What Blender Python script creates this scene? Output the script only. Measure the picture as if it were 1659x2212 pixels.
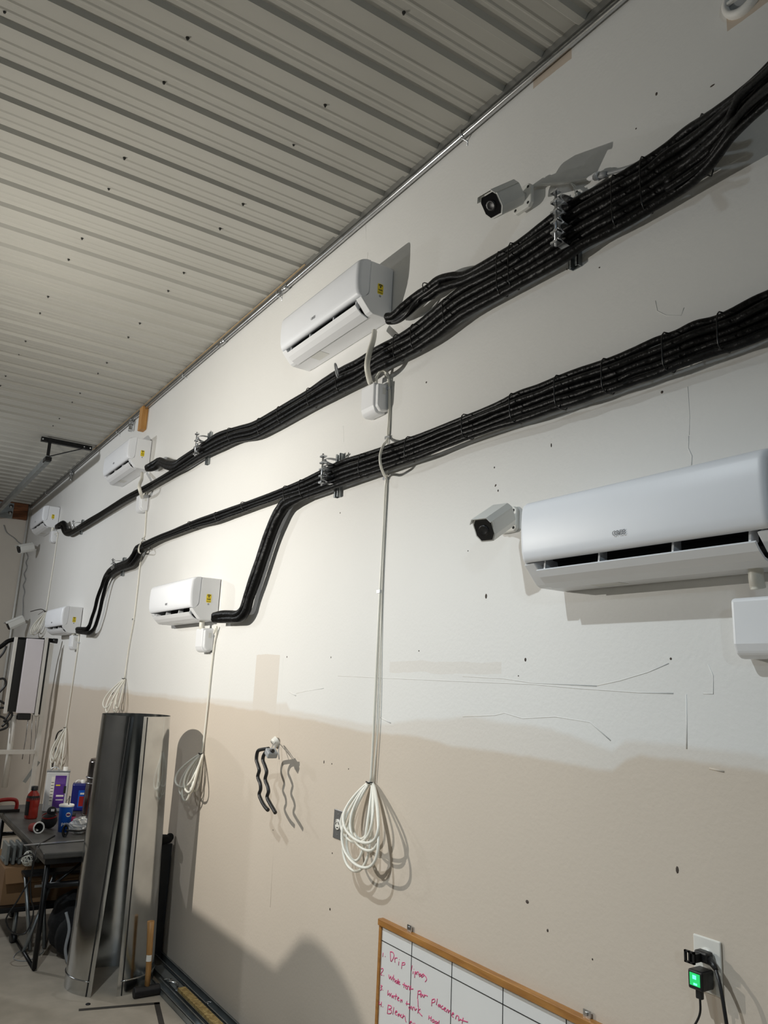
import bpy, bmesh, math, random
from mathutils import Vector, Matrix
random.seed(7)
for o in list(bpy.data.objects):
    bpy.data.objects.remove(o)
SC = bpy.context.scene
COL = SC.collection

# ------------------------------------------------------------------ camera
FPX = 1688.14                      # focal length in pixels of the 1659 x 2212 frame
CX, CY = 829.5, 1106.0
RM = Matrix(((0.8299691, 0.15899427, 0.5346701),
             (-0.5558413, 0.15528726, 0.81665557),
             (0.0468161, -0.97499061, 0.21725921)))   # rows: world x, y, z in camera axes (right, down, forward)
DW, HC = 1.7637, 1.6               # distance to the long wall (plane x = 0) and eye height
CAM = Vector((-DW, 0.0, HC))
cd = bpy.data.cameras.new('camera')
cam = bpy.data.objects.new('camera', cd)
COL.objects.link(cam)
cd.sensor_fit = 'VERTICAL'
cd.sensor_height = 36.0
cd.lens = FPX * 36.0 / 2212.0
cd.clip_start = 0.02
cd.clip_end = 100
right = Vector([RM[i][0] for i in range(3)])
up = Vector([-RM[i][1] for i in range(3)])
back = Vector([-RM[i][2] for i in range(3)])
m = Matrix((right, up, back)).transposed().to_4x4()
m.translation = CAM
cam.matrix_world = m
SC.camera = cam

# ------------------------------------------------------------------ light
w = bpy.data.worlds.new('world')
SC.world = w
w.use_nodes = True
w.node_tree.nodes['Background'].inputs[0].default_value = (0.75, 0.82, 1.0, 1)
w.node_tree.nodes['Background'].inputs[1].default_value = 0.02
SC.view_settings.view_transform = 'Standard'
SC.view_settings.look = 'None'
SC.view_settings.exposure = 0.0
SC.view_settings.gamma = 1.0
SC.view_settings.use_curve_mapping = False


def lamp(name, kind, loc, power, color, size=0.2, rot=(0, 0, 0), spread=None):
    d = bpy.data.lights.new(name, kind)
    d.energy = power
    d.color = color
    if kind == 'AREA':
        d.shape = 'DISK'
        d.size = size
        if spread:
            d.spread = spread
    else:
        d.shadow_soft_size = size
    o = bpy.data.objects.new(name, d)
    o.location = loc
    o.rotation_euler = rot
    COL.objects.link(o)
    return o


lamp('high_bay_lamp', 'AREA', (-2.0, 1.9, 3.45), 48, (0.86, 0.95, 1.0), 0.06, spread=math.radians(132))
lamp('flood_lamp', 'AREA', (-2.3, 4.2, 2.3), 62, (1.0, 0.96, 0.875), 0.035, rot=(0, math.radians(-90), 0))
lamp('high_bay_lamp', 'AREA', (-4.0, -3.4, 3.1), 30, (0.72, 0.88, 1.0), 0.15, rot=(math.radians(50), 0, math.radians(-35)))
lamp('far_flood_lamp', 'AREA', (-3.0, 8.0, 3.0), 52, (0.95, 0.98, 1.0), 0.2, rot=(0, math.radians(-60), 0))

# ------------------------------------------------------------------ helpers
V = Vector


def ray(u, v):
    return RM @ V((u - CX, v - CY, FPX))


def W(u, v, off=0.0):              # pixel -> point at distance off from the long wall
    r = ray(u, v)
    return CAM + r * ((DW - off) / r.x)


def F(u, v, z=0.0):                # pixel -> point at height z
    r = ray(u, v)
    return CAM + r * ((z - HC) / r.z)


def Yp(u, v, y):                   # pixel -> point in the plane at depth y
    r = ray(u, v)
    return CAM + r * (y / r.y)


ORG = {}


def wo(o):
    return ORG.get(o.name, V((0, 0, 0))) if o else V((0, 0, 0))


def tag(o, label=None, cat=None, group=None, kind=None):
    if label: o['label'] = label
    if cat: o['category'] = cat
    if group: o['group'] = group
    if kind: o['kind'] = kind
    return o


def thing(name, loc, label, cat, group=None):
    o = bpy.data.objects.new(name, None)
    o.empty_display_size = 0.05
    COL.objects.link(o)
    o.location = loc
    ORG[o.name] = V(loc)
    return tag(o, label, cat, group)


def ident(n):
    return [V((1 if i == j else 0) for j in range(3)) for i in range(3)]


class MB:
    def __init__(s):
        s.v = []
        s.f = []
        s.sm = []

    def add(s, vs, fs, smooth=False):
        b = len(s.v)
        s.v += [V(p) for p in vs]
        for f in fs:
            s.f.append([i + b for i in f])
            s.sm.append(smooth)
        return s

    def box(s, lo, hi):
        x0, y0, z0 = lo
        x1, y1, z1 = hi
        return s.add([(x0, y0, z0), (x1, y0, z0), (x1, y1, z0), (x0, y1, z0), (x0, y0, z1), (x1, y0, z1), (x1, y1, z1), (x0, y1, z1)],
                     [(0, 3, 2, 1), (4, 5, 6, 7), (0, 1, 5, 4), (1, 2, 6, 5), (2, 3, 7, 6), (3, 0, 4, 7)])

    def cbox(s, c, sx, sy, sz, rot=None):
        R = rot if rot else Matrix.Identity(3)
        c = V(c)
        vs = [c + R @ V((x * sx / 2, y * sy / 2, z * sz / 2)) for z in (-1, 1) for x, y in ((-1, -1), (1, -1), (1, 1), (-1, 1))]
        return s.add(vs, [(0, 3, 2, 1), (4, 5, 6, 7), (0, 1, 5, 4), (1, 2, 6, 5), (2, 3, 7, 6), (3, 0, 4, 7)])

    def bar(s, a, b, wd, ht, upv=(0, 0, 1)):
        a = V(a); b = V(b)
        d = (b - a).normalized()
        u = V(upv)
        if abs(d.dot(u)) > 0.98:
            u = V((1, 0, 0))
        sd = d.cross(u).normalized()
        u = sd.cross(d).normalized()
        vs = []
        for p in (a, b):
            for i, j in ((-1, -1), (1, -1), (1, 1), (-1, 1)):
                vs.append(p + sd * (i * wd / 2) + u * (j * ht / 2))
        return s.add(vs, [(0, 1, 2, 3), (7, 6, 5, 4), (0, 4, 5, 1), (1, 5, 6, 2), (2, 6, 7, 3), (3, 7, 4, 0)])

    def tube(s, path, r, seg=8, caps=True, closed=False):
        P = [V(p) for p in path]
        n = len(P)
        rr = r if isinstance(r, (list, tuple)) else [r] * n
        T = []
        for i in range(n):
            a = P[(i - 1) % n] if (closed or i > 0) else P[i]
            b = P[(i + 1) % n] if (closed or i < n - 1) else P[i]
            t = b - a
            T.append(t.normalized() if t.length > 1e-9 else V((0, 0, 1)))
        u = T[0].cross(V((0.3, 0.2, 1)))
        if u.length < 0.05:
            u = T[0].cross(V((1, 0, 0)))
        u.normalize()
        vs = []
        for i in range(n):
            u = (u - T[i] * u.dot(T[i]))
            u.normalize()
            w_ = T[i].cross(u)
            for k in range(seg):
                an = 2 * math.pi * k / seg
                vs.append(P[i] + (u * math.cos(an) + w_ * math.sin(an)) * rr[i])
        fs = []
        for i in range(n if closed else n - 1):
            j = (i + 1) % n
            for k in range(seg):
                l = (k + 1) % seg
                fs.append((i * seg + k, i * seg + l, j * seg + l, j * seg + k))
        s.add(vs, fs, True)
        if caps and not closed:
            b = len(s.v) - n * seg
            s.f.append([b + k for k in range(seg)][::-1]); s.sm.append(False)
            s.f.append([b + (n - 1) * seg + k for k in range(seg)]); s.sm.append(False)
        return s

    def lathe(s, prof, c, axis=(0, 0, 1), seg=24, a0=0, a1=2 * math.pi, smooth=True):
        ax = V(axis).normalized()
        e1 = ax.cross(V((0, 0, 1)))
        if e1.length < 0.05:
            e1 = V((1, 0, 0))
        e1.normalize()
        e2 = ax.cross(e1)
        c = V(c)
        full = abs(a1 - a0 - 2 * math.pi) < 1e-6
        ns = seg if full else seg + 1
        vs = []
        for r, h in prof:
            for k in range(ns):
                an = a0 + (a1 - a0) * k / seg
                vs.append(c + ax * h + (e1 * math.cos(an) + e2 * math.sin(an)) * r)
        fs = []
        for i in range(len(prof) - 1):
            for k in range(seg):
                l = (k + 1) % ns
                fs.append((i * ns + k, i * ns + l, (i + 1) * ns + l, (i + 1) * ns + k))
        return s.add(vs, fs, smooth)

    def prism(s, poly, fn, t0, t1, smooth=False):   # fn(a, b, t) -> point
        n = len(poly)
        vs = [fn(a, b, t0) for a, b in poly] + [fn(a, b, t1) for a, b in poly]
        s.add(vs, [(i, (i + 1) % n, n + (i + 1) % n, n + i) for i in range(n)], smooth)
        b = len(s.v) - 2 * n
        s.f.append([b + i for i in range(n)][::-1]); s.sm.append(False)
        s.f.append([b + n + i for i in range(n)]); s.sm.append(False)
        return s

    def sphere(s, c, r, sc=(1, 1, 1), seg=12, rings=8):
        c = V(c)
        vs = [c + V((0, 0, r * sc[2]))]
        for i in range(1, rings):
            t = math.pi * i / rings
            for k in range(seg):
                a = 2 * math.pi * k / seg
                vs.append(c + V((r * sc[0] * math.sin(t) * math.cos(a), r * sc[1] * math.sin(t) * math.sin(a), r * sc[2] * math.cos(t))))
        vs.append(c - V((0, 0, r * sc[2])))
        fs = [(0, 1 + k, 1 + (k + 1) % seg) for k in range(seg)]
        for i in range(rings - 2):
            for k in range(seg):
                a = 1 + i * seg
                fs.append((a + k, a + seg + k, a + seg + (k + 1) % seg, a + (k + 1) % seg))
        e = len(vs) - 1
        a = 1 + (rings - 2) * seg
        fs += [(a + k, e, a + (k + 1) % seg) for k in range(seg)]
        return s.add(vs, fs, True)

    def build(s, name, mat, parent=None, bevel=0, bseg=2, origin=None, smooth=None):
        po = wo(parent)
        if origin is None:
            lo = V([min(p[i] for p in s.v) for i in range(3)])
            hi = V([max(p[i] for p in s.v) for i in range(3)])
            origin = (lo + hi) / 2
            if parent is None:
                origin.z = lo.z
        origin = V(origin)
        me = bpy.data.meshes.new(name)
        me.from_pydata([p - origin for p in s.v], [], s.f)
        for p, q in zip(me.polygons, s.sm):
            p.use_smooth = q if smooth is None else smooth
        bm = bmesh.new()
        bm.from_mesh(me)
        bmesh.ops.recalc_face_normals(bm, faces=bm.faces)
        if bevel:
            es = [e for e in bm.edges if len(e.link_faces) == 2 and e.calc_face_angle(0) > 0.6]
            bmesh.ops.bevel(bm, geom=es, offset=bevel, segments=bseg, affect='EDGES', profile=0.5, clamp_overlap=True)
            for f in bm.faces:
                f.smooth = len(f.verts) == 4 and f.calc_area() < 1e-2 and f.smooth
        bm.to_mesh(me)
        bm.free()
        me.materials.append(mat)
        o = bpy.data.objects.new(name, me)
        COL.objects.link(o)
        o.location = origin - po
        if parent:
            o.parent = parent
        ORG[o.name] = origin
        return o


def cat_rom(pts, n=6, closed=False):
    P = [V(p) for p in pts]
    out = []
    m_ = len(P)
    rng = m_ if closed else m_ - 1
    for i in range(rng):
        if closed:
            a, b, c, d = P[(i - 1) % m_], P[i], P[(i + 1) % m_], P[(i + 2) % m_]
        else:
            a, b, c, d = P[max(i - 1, 0)], P[i], P[i + 1], P[min(i + 2, m_ - 1)]
        for k in range(n):
            t = k / n
            out.append(0.5 * ((2 * b) + (c - a) * t + (2 * a - 5 * b + 4 * c - d) * t * t + (3 * b - a - 3 * c + d) * t ** 3))
    if not closed:
        out.append(P[-1])
    return out


def copy_tree(o, parent=None):
    c = o.copy()
    COL.objects.link(c)
    c.parent = parent
    for ch in list(o.children):
        copy_tree(ch, c)
    return c


def text_mb(txt, size, org, ex, ey, depth=0.0006, bold=0.0):
    cu = bpy.data.curves.new('lettering', 'FONT')
    cu.body = txt
    cu.size = size
    cu.extrude = depth
    cu.offset = bold
    cu.resolution_u = 3
    cu.align_x = 'CENTER'
    cu.align_y = 'CENTER'
    t = bpy.data.objects.new('lettering', cu)
    COL.objects.link(t)
    dg = bpy.context.evaluated_depsgraph_get()
    me = bpy.data.meshes.new_from_object(t.evaluated_get(dg))
    ex = V(ex); ey = V(ey); ez = ex.cross(ey); org = V(org)
    mb = MB()
    mb.add([org + ex * v.co.x + ey * v.co.y + ez * v.co.z for v in me.vertices], [list(p.vertices) for p in me.polygons])
    bpy.data.objects.remove(t)
    bpy.data.curves.remove(cu)
    bpy.data.meshes.remove(me)
    return mb


# ------------------------------------------------------------------ materials
def M(name, col, rough=0.5, metal=0.0, noise=0.0, nscale=20, bump=0.0, bscale=60, spec=0.5, col2=None, emit=None, estr=0, trans=0, aniso=None, coat=0, alpha=1):
    mt = bpy.data.materials.new(name)
    mt.use_nodes = True
    nt = mt.node_tree
    b = nt.nodes['Principled BSDF']
    b.inputs['Base Color'].default_value = (*col, 1)
    b.inputs['Roughness'].default_value = rough
    b.inputs['Metallic'].default_value = metal
    b.inputs['Specular IOR Level'].default_value = spec
    if trans:
        b.inputs['Transmission Weight'].default_value = trans
    if alpha < 1:
        b.inputs['Alpha'].default_value = alpha
    if coat:
        b.inputs['Coat Weight'].default_value = coat
        b.inputs['Coat Roughness'].default_value = 0.15
    if emit:
        b.inputs['Emission Color'].default_value = (*emit, 1)
        b.inputs['Emission Strength'].default_value = estr
    tc = nt.nodes.new('ShaderNodeTexCoord')
    if noise or col2:
        n = nt.nodes.new('ShaderNodeTexNoise')
        n.inputs['Scale'].default_value = nscale
        n.inputs['Detail'].default_value = 5
        mp = nt.nodes.new('ShaderNodeMapping')
        if aniso:
            mp.inputs['Scale'].default_value = aniso
        nt.links.new(tc.outputs['Object'], mp.inputs[0])
        nt.links.new(mp.outputs[0], n.inputs['Vector'])
        cr = nt.nodes.new('ShaderNodeValToRGB')
        c2 = col2 if col2 else tuple(c * (1 - noise) for c in col)
        cr.color_ramp.elements[0].position = 0.35
        cr.color_ramp.elements[1].position = 0.68
        cr.color_ramp.elements[0].color = (*c2, 1)
        cr.color_ramp.elements[1].color = (*col, 1)
        nt.links.new(n.outputs['Fac'], cr.inputs[0])
        nt.links.new(cr.outputs[0], b.inputs['Base Color'])
    if bump:
        n2 = nt.nodes.new('ShaderNodeTexNoise')
        n2.inputs['Scale'].default_value = bscale
        n2.inputs['Detail'].default_value = 4
        mp2 = nt.nodes.new('ShaderNodeMapping')
        if aniso:
            mp2.inputs['Scale'].default_value = aniso
        nt.links.new(tc.outputs['Object'], mp2.inputs[0])
        nt.links.new(mp2.outputs[0], n2.inputs['Vector'])
        bp = nt.nodes.new('ShaderNodeBump')
        bp.inputs['Strength'].default_value = bump
        bp.inputs['Distance'].default_value = 0.01
        nt.links.new(n2.outputs['Fac'], bp.inputs['Height'])
        nt.links.new(bp.outputs[0], b.inputs['Normal'])
    return mt


m_plastic = M('white_plastic', (0.80, 0.81, 0.83), 0.34, noise=0.02, nscale=8)
m_panel = M('satin_white_panel', (0.80, 0.82, 0.86), 0.42, noise=0.02, nscale=6)
m_grey_pl = M('grey_plastic', (0.34, 0.35, 0.36), 0.45, noise=0.05)
m_dark = M('dark_outlet', (0.012, 0.012, 0.013), 0.7, noise=0.1)
m_black = M('black_plastic', (0.010, 0.010, 0.011), 0.42, noise=0.2, bump=0.1)
m_wrap = M('black_pipe_wrap', (0.0020, 0.0020, 0.0022), 0.40, noise=0.3, nscale=14, bump=0.45, bscale=34, spec=0.16)
m_tie = M('black_cable_tie', (0.008, 0.008, 0.008), 0.35, noise=0.1)
m_zinc = M('zinc_plated_steel', (0.62, 0.64, 0.66), 0.3, 1.0, noise=0.2, nscale=40)
m_galv = M('galvanized_steel', (0.62, 0.64, 0.65), 0.16, 1.0, noise=0.18, nscale=7, bump=0.05, bscale=9)
m_stud = M('galvanized_stud', (0.40, 0.43, 0.44), 0.42, 0.85, noise=0.25, nscale=9)
m_conduit = M('steel_conduit', (0.60, 0.61, 0.62), 0.25, 1.0, noise=0.15, nscale=12)
m_tube = M('milky_drain_tube', (0.82, 0.80, 0.72), 0.35, noise=0.05, spec=0.5)
m_hose = M('cream_hose', (0.78, 0.76, 0.68), 0.45, noise=0.06)
m_yellow = M('yellow_sticker', (0.85, 0.66, 0.02), 0.5, noise=0.05)
m_ink = M('black_ink', (0.01, 0.01, 0.01), 0.6, noise=0.1)
m_logo = M('grey_logo', (0.22, 0.23, 0.25), 0.3, 0.5, noise=0.05)
m_wood = M('oak_frame', (0.42, 0.20, 0.05), 0.45, col2=(0.30, 0.13, 0.03), nscale=10, aniso=(6, 1, 6), bump=0.05)
m_handle = M('ash_handle', (0.46, 0.25, 0.09), 0.5, col2=(0.34, 0.17, 0.05), nscale=9, aniso=(8, 8, 1))
m_header = M('red_brown_lumber', (0.22, 0.075, 0.02), 0.6, col2=(0.10, 0.035, 0.012), nscale=6, aniso=(1, 6, 9))
m_pine = M('pine_lumber', (0.52, 0.27, 0.08), 0.6, col2=(0.40, 0.19, 0.05), nscale=8, aniso=(8, 8, 1))
m_lath = M('raw_lath', (0.52, 0.38, 0.22), 0.65, col2=(0.42, 0.30, 0.17), nscale=8, aniso=(8, 1, 8))
m_board = M('whiteboard', (0.74, 0.74, 0.73), 0.2, noise=0.03, nscale=4)
m_marker = M('magenta_marker', (0.62, 0.05, 0.18), 0.6, col2=(0.72, 0.12, 0.26), nscale=30)
m_line = M('grid_line', (0.03, 0.03, 0.03), 0.5, noise=0.1)
m_plate = M('ivory_plate', (0.80, 0.78, 0.72), 0.35, noise=0.02)
m_steelplate = M('brushed_plate', (0.36, 0.36, 0.36), 0.38, 0.8, noise=0.1)
m_led = M('green_led', (0.02, 0.25, 0.06), 0.3, emit=(0.02, 0.9, 0.22), estr=0.6)
m_ledb = M('green_led_bright', (0.1, 0.6, 0.3), 0.3, emit=(0.1, 1.0, 0.45), estr=2.2)
m_camw = M('camera_white', (0.70, 0.70, 0.67), 0.4, noise=0.02)
m_lens = M('camera_glass', (0.006, 0.006, 0.008), 0.12, noise=0.1)
m_table = M('worn_table_top', (0.045, 0.043, 0.040), 0.45, col2=(0.10, 0.095, 0.085), nscale=7)
m_blackm = M('black_steel', (0.008, 0.008, 0.009), 0.4, 0.2, noise=0.2)
m_card = M('cardboard', (0.30, 0.17, 0.08), 0.8, col2=(0.25, 0.14, 0.065), nscale=5)
m_red = M('red_plastic', (0.34, 0.015, 0.012), 0.35, noise=0.1)
m_redb = M('red_drink', (0.36, 0.03, 0.02), 0.2, noise=0.1, nscale=10)
m_blue = M('blue_cup_print', (0.005, 0.10, 0.52), 0.35, noise=0.05)
m_dblue = M('dark_blue_print', (0.01, 0.015, 0.18), 0.35, noise=0.08)
m_purple = M('purple_print', (0.10, 0.03, 0.26), 0.4, noise=0.1)
m_tin = M('tin_label', (0.62, 0.63, 0.64), 0.35, noise=0.06)
m_white = M('white_paint', (0.80, 0.79, 0.76), 0.5, noise=0.02)
m_rackw = M('rack_white', (0.68, 0.66, 0.62), 0.45, noise=0.05)
m_lilac = M('white_enamel_door', (0.72, 0.68, 0.72), 0.4, noise=0.02)
m_chrome = M('dark_reflecting_steel', (0.42, 0.38, 0.37), 0.18, 1.0, noise=0.2, nscale=4)
m_iron = M('black_iron', (0.020, 0.019, 0.021), 0.5, 0.3, noise=0.3, nscale=30, bump=0.15)
m_tape = M('dark_floor_tape', (0.055, 0.047, 0.04), 0.6, noise=0.2, nscale=30)
m_osb = M('osb_strip', (0.55, 0.40, 0.16), 0.7, col2=(0.26, 0.16, 0.05), nscale=60, bump=0.3, bscale=80)
m_bag = M('clear_bag', (0.75, 0.76, 0.76), 0.18, noise=0.05, trans=0.55)
m_fabric = M('black_fabric', (0.008, 0.008, 0.009), 0.85, noise=0.3, bump=0.3)
m_pink = M('pink_cap', (0.55, 0.03, 0.16), 0.4, noise=0.1)
m_fins = M('grey_fins', (0.30, 0.32, 0.31), 0.5, 0.4, noise=0.2)


def wall_material():
    mt = bpy.data.materials.new('painted_wall')
    mt.use_nodes = True
    nt = mt.node_tree
    L = nt.links
    b = nt.nodes['Principled BSDF']
    geo = nt.nodes.new('ShaderNodeNewGeometry')
    sp = nt.nodes.new('ShaderNodeSeparateXYZ')
    L.new(geo.outputs['Position'], sp.inputs[0])

    def math_(op, a, b_=None, c=None):
        n = nt.nodes.new('ShaderNodeMath')
        n.operation = op
        for i, x in enumerate((a, b_, c)):
            if x is None: continue
            if isinstance(x, (int, float)):
                n.inputs[i].default_value = x
            else:
                L.new(x, n.inputs[i])
        return n.outputs[0]
    ns = nt.nodes.new('ShaderNodeTexNoise')
    ns.inputs['Scale'].default_value = 3.0
    ns.inputs['Detail'].default_value = 6
    L.new(geo.outputs['Position'], ns.inputs['Vector'])
    wob = math_('MULTIPLY_ADD', ns.outputs['Fac'], 0.05, -0.025)
    zz = math_('ADD', sp.outputs['Z'], wob)

    def edge(pts):                                   # height of a paint edge along y, roller laps as steps
        cr = nt.nodes.new('ShaderNodeValToRGB')
        cr.color_ramp.interpolation = 'LINEAR'
        e = cr.color_ramp.elements
        e[0].position = 0; e[1].position = 1
        for y_, z_ in pts:
            q = e.new(min(max(y_ / 12.0, 0.001), 0.999))
            q.color = (z_ / 2, z_ / 2, z_ / 2, 1)
        e[0].color = (pts[0][1] / 2,) * 3 + (1,)
        e[len(e) - 1].color = (pts[-1][1] / 2,) * 3 + (1,)
        yy = math_('DIVIDE', sp.outputs['Y'], 12.0)
        L.new(yy, cr.inputs[0])
        return math_('MULTIPLY', cr.outputs[0], 2.0)

    def below(h, soft):
        d = math_('SUBTRACT', h, zz)
        n = nt.nodes.new('ShaderNodeMapRange')
        n.interpolation_type = 'SMOOTHSTEP'
        n.inputs['From Min'].default_value = -soft
        n.inputs['From Max'].default_value = soft
        L.new(d, n.inputs['Value'])
        return n.outputs[0]
    e1 = edge([(0.9, 1.47), (1.24, 1.49), (1.46, 1.495), (1.465, 1.46), (1.72, 1.50), (2.14, 1.515), (2.44, 1.475), (2.72, 1.455), (3.43, 1.465), (3.45, 1.50), (3.86, 1.49), (4.5, 1.475), (8.45, 1.48)])
    e2 = edge([(0.9, 1.44), (1.24, 1.455), (1.45, 1.46), (1.46, 1.415), (1.7, 1.405), (2.2, 1.415), (3.0, 1.43), (3.44, 1.44), (3.9, 1.45), (4.8, 1.45), (8.45, 1.46)])
    f1 = below(e1, 0.012)
    f2 = below(e2, 0.010)

    def rect(y0, y1, z0, z1):
        a = math_('GREATER_THAN', sp.outputs['Y'], y0)
        b2 = math_('LESS_THAN', sp.outputs['Y'], y1)
        c = math_('GREATER_THAN', zz, z0)
        d = math_('LESS_THAN', zz, z1)
        return math_('MULTIPLY', math_('MULTIPLY', a, b2), math_('MULTIPLY', c, d))
    patch = math_('MULTIPLY', rect(3.575, 3.85, 1.40, 1.73), 0.55)
    strip = math_('MULTIPLY', rect(1.95, 2.60, 1.655, 1.695), 0.25)
    lo = math_('ADD', math_('MULTIPLY', f1, 0.45), math_('MULTIPLY', f2, 0.55))
    fac = math_('MAXIMUM', math_('MAXIMUM', lo, patch), strip)
    raw = math_('MAXIMUM', math_('MULTIPLY', rect(1.63, 1.82, 3.785, 3.90), 0.7), math_('MULTIPLY', rect(0.90, 1.05, 3.445, 3.55), 0.7))
    mix = nt.nodes.new('ShaderNodeMixRGB')
    mix.inputs[1].default_value = (0.76, 0.755, 0.735, 1)
    mix.inputs[2].default_value = (0.62, 0.545, 0.46, 1)
    L.new(fac, mix.inputs[0])
    mix2 = nt.nodes.new('ShaderNodeMixRGB')
    mix2.inputs[2].default_value = (0.50, 0.38, 0.27, 1)
    L.new(mix.outputs[0], mix2.inputs[1])
    L.new(raw, mix2.inputs[0])
    n3 = nt.nodes.new('ShaderNodeTexNoise')
    n3.inputs['Scale'].default_value = 1.3
    n3.inputs['Detail'].default_value = 7
    L.new(geo.outputs['Position'], n3.inputs['Vector'])
    mr = nt.nodes.new('ShaderNodeMapRange')
    mr.inputs['To Min'].default_value = 0.94
    mr.inputs['To Max'].default_value = 1.04
    L.new(n3.outputs['Fac'], mr.inputs['Value'])
    mul = nt.nodes.new('ShaderNodeMixRGB')
    mul.blend_type = 'MULTIPLY'
    mul.inputs[0].default_value = 1
    L.new(mix2.outputs[0], mul.inputs[1])
    L.new(mr.outputs[0], mul.inputs[2])
    L.new(mul.outputs[0], b.inputs['Base Color'])
    b.inputs['Roughness'].default_value = 0.5
    b.inputs['Specular IOR Level'].default_value = 0.3
    n4 = nt.nodes.new('ShaderNodeTexNoise')
    n4.inputs['Scale'].default_value = 70
    n4.inputs['Detail'].default_value = 4
    L.new(geo.outputs['Position'], n4.inputs['Vector'])
    n5 = nt.nodes.new('ShaderNodeTexNoise')
    n5.inputs['Scale'].default_value = 5
    n5.inputs['Detail'].default_value = 3
    L.new(geo.outputs['Position'], n5.inputs['Vector'])
    sm = math_('MULTIPLY_ADD', n5.outputs['Fac'], 1.4, n4.outputs['Fac'])
    bp = nt.nodes.new('ShaderNodeBump')
    bp.inputs['Strength'].default_value = 0.12
    bp.inputs['Distance'].default_value = 0.006
    L.new(sm, bp.inputs['Height'])
    L.new(bp.outputs[0], b.inputs['Normal'])
    return mt


m_wall = wall_material()
m_wall2 = M('cream_wall', (0.66, 0.61, 0.54), 0.7, noise=0.06, nscale=2, bump=0.05)
m_wallw = M('dim_wall', (0.20, 0.20, 0.20), 0.7, noise=0.05, nscale=2)
m_floor = M('worn_concrete', (0.47, 0.41, 0.335), 0.5, col2=(0.39, 0.34, 0.275), nscale=9, bump=0.06, bscale=30)
m_ceil = M('painted_steel_liner', (0.40, 0.39, 0.355), 0.42, noise=0.04, nscale=3)
m_screw = M('screw_head', (0.05, 0.05, 0.045), 0.4, 0.6, noise=0.2)
m_chip = M('chipped_hole', (0.10, 0.075, 0.06), 0.8, noise=0.4, nscale=60)

# ------------------------------------------------------------------ the room
X0, Y0, Y1, ZC = -9.5, -7.0, 11.8, 3.87


def struct(name, mb, mat):
    o = mb.build(name, mat, None, origin=(0, 0, 0))
    o['kind'] = 'structure'
    ORG[o.name] = V((0, 0, 0))
    return o


floor = struct('floor', MB().box((X0 - 0.1, Y0 - 0.1, -0.1), (0.1, Y1 + 0.1, 0)), m_floor)
wall_right = struct('wall_right', MB().box((0, Y0 - 0.1, 0), (0.1, Y1 + 0.1, ZC + 0.06)), m_wall)
wall_far = struct('wall_far', MB().box((X0, Y1, 0), (0, Y1 + 0.1, ZC + 0.06)), m_wall2)
wall_left = struct('wall_left', MB().box((X0 - 0.1, Y0 - 0.1, 0), (X0, Y1 + 0.1, ZC + 0.06)), m_wallw)
wall_back = struct('wall_back', MB().box((X0, Y0 - 0.1, 0), (0, Y0, ZC + 0.06)), m_wallw)
PIT = 0.2068
ceil = struct('ceiling', MB().box((X0 - 0.1, Y0 - 0.1, ZC + 0.022), (0.1, Y1 + 0.1, ZC + 0.1)), m_ceil)
prof = []
for k in range(4):
    y = k * PIT
    for a, b in ((0.0, 0), (0.052, 0), (0.060, -0.0035), (0.066, -0.0035), (0.074, 0), (0.102, 0), (0.110, -0.0035), (0.116, -0.0035), (0.124, 0), (0.1520, 0), (0.164, -0.018), (0.1918, -0.018)):
        prof.append((y + a, ZC + b))
prof.append((4 * PIT, ZC))
prof.append((4 * PIT + 0.008, ZC - 0.001))
pm = MB()
for x in (X0, -0.012):
    pm.add([(x, a, b) for a, b in prof], [])
n = len(prof)
pm.f = [[i, i + 1, n + i + 1, n + i] for i in range(n - 1)]
pm.sm = [False] * (n - 1)
k0 = math.floor((Y0 - 4.888) / (4 * PIT))
first = None
for k in range(k0, 9):
    yb = 4.888 + k * 4 * PIT
    if yb + 0.1 > Y1:
        break
    if first is None:
        first = pm.build('ceiling_panel', m_ceil, ceil, origin=(0, 0, 0))
        p = first
    else:
        p = first.copy()
        COL.objects.link(p)
        p.parent = ceil
    p.location = (0, yb, -0.0015 * (k % 2))
sc = MB().lathe([(0.0075, 0.004), (0.0075, 0.0), (0.005, -0.004), (0.004, -0.009), (0, -0.0095)], (0, 0, 0), seg=7)
s0 = None
for rx in (-0.535, -1.105, -1.675, -2.245):
    for k in range(-4, 9):
        for dy in (0.0, 0.275, 0.545, 0.75):
            yy = 2.449 + k * 4 * PIT + dy
            if yy < 1.0 or yy > 8.0 or (rx < -1.2 and yy > 4.5):
                continue
            if s0 is None:
                s0 = sc.build('screw', m_screw, ceil, origin=(0, 0, 0))
                s = s0
            else:
                s = s0.copy()
                COL.objects.link(s)
                s.parent = ceil
            s.location = (rx + random.uniform(-0.006, 0.006), yy + random.uniform(-0.008, 0.008), ZC - 0.002)

# wall marks: raised laps of filler and holes
def ridge(pts, r=0.0022):
    MB().tube([W(u, v, -r * .45) for u, v in pts], r, 6).build('filler_ridge', m_wall, wall_right)


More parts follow.
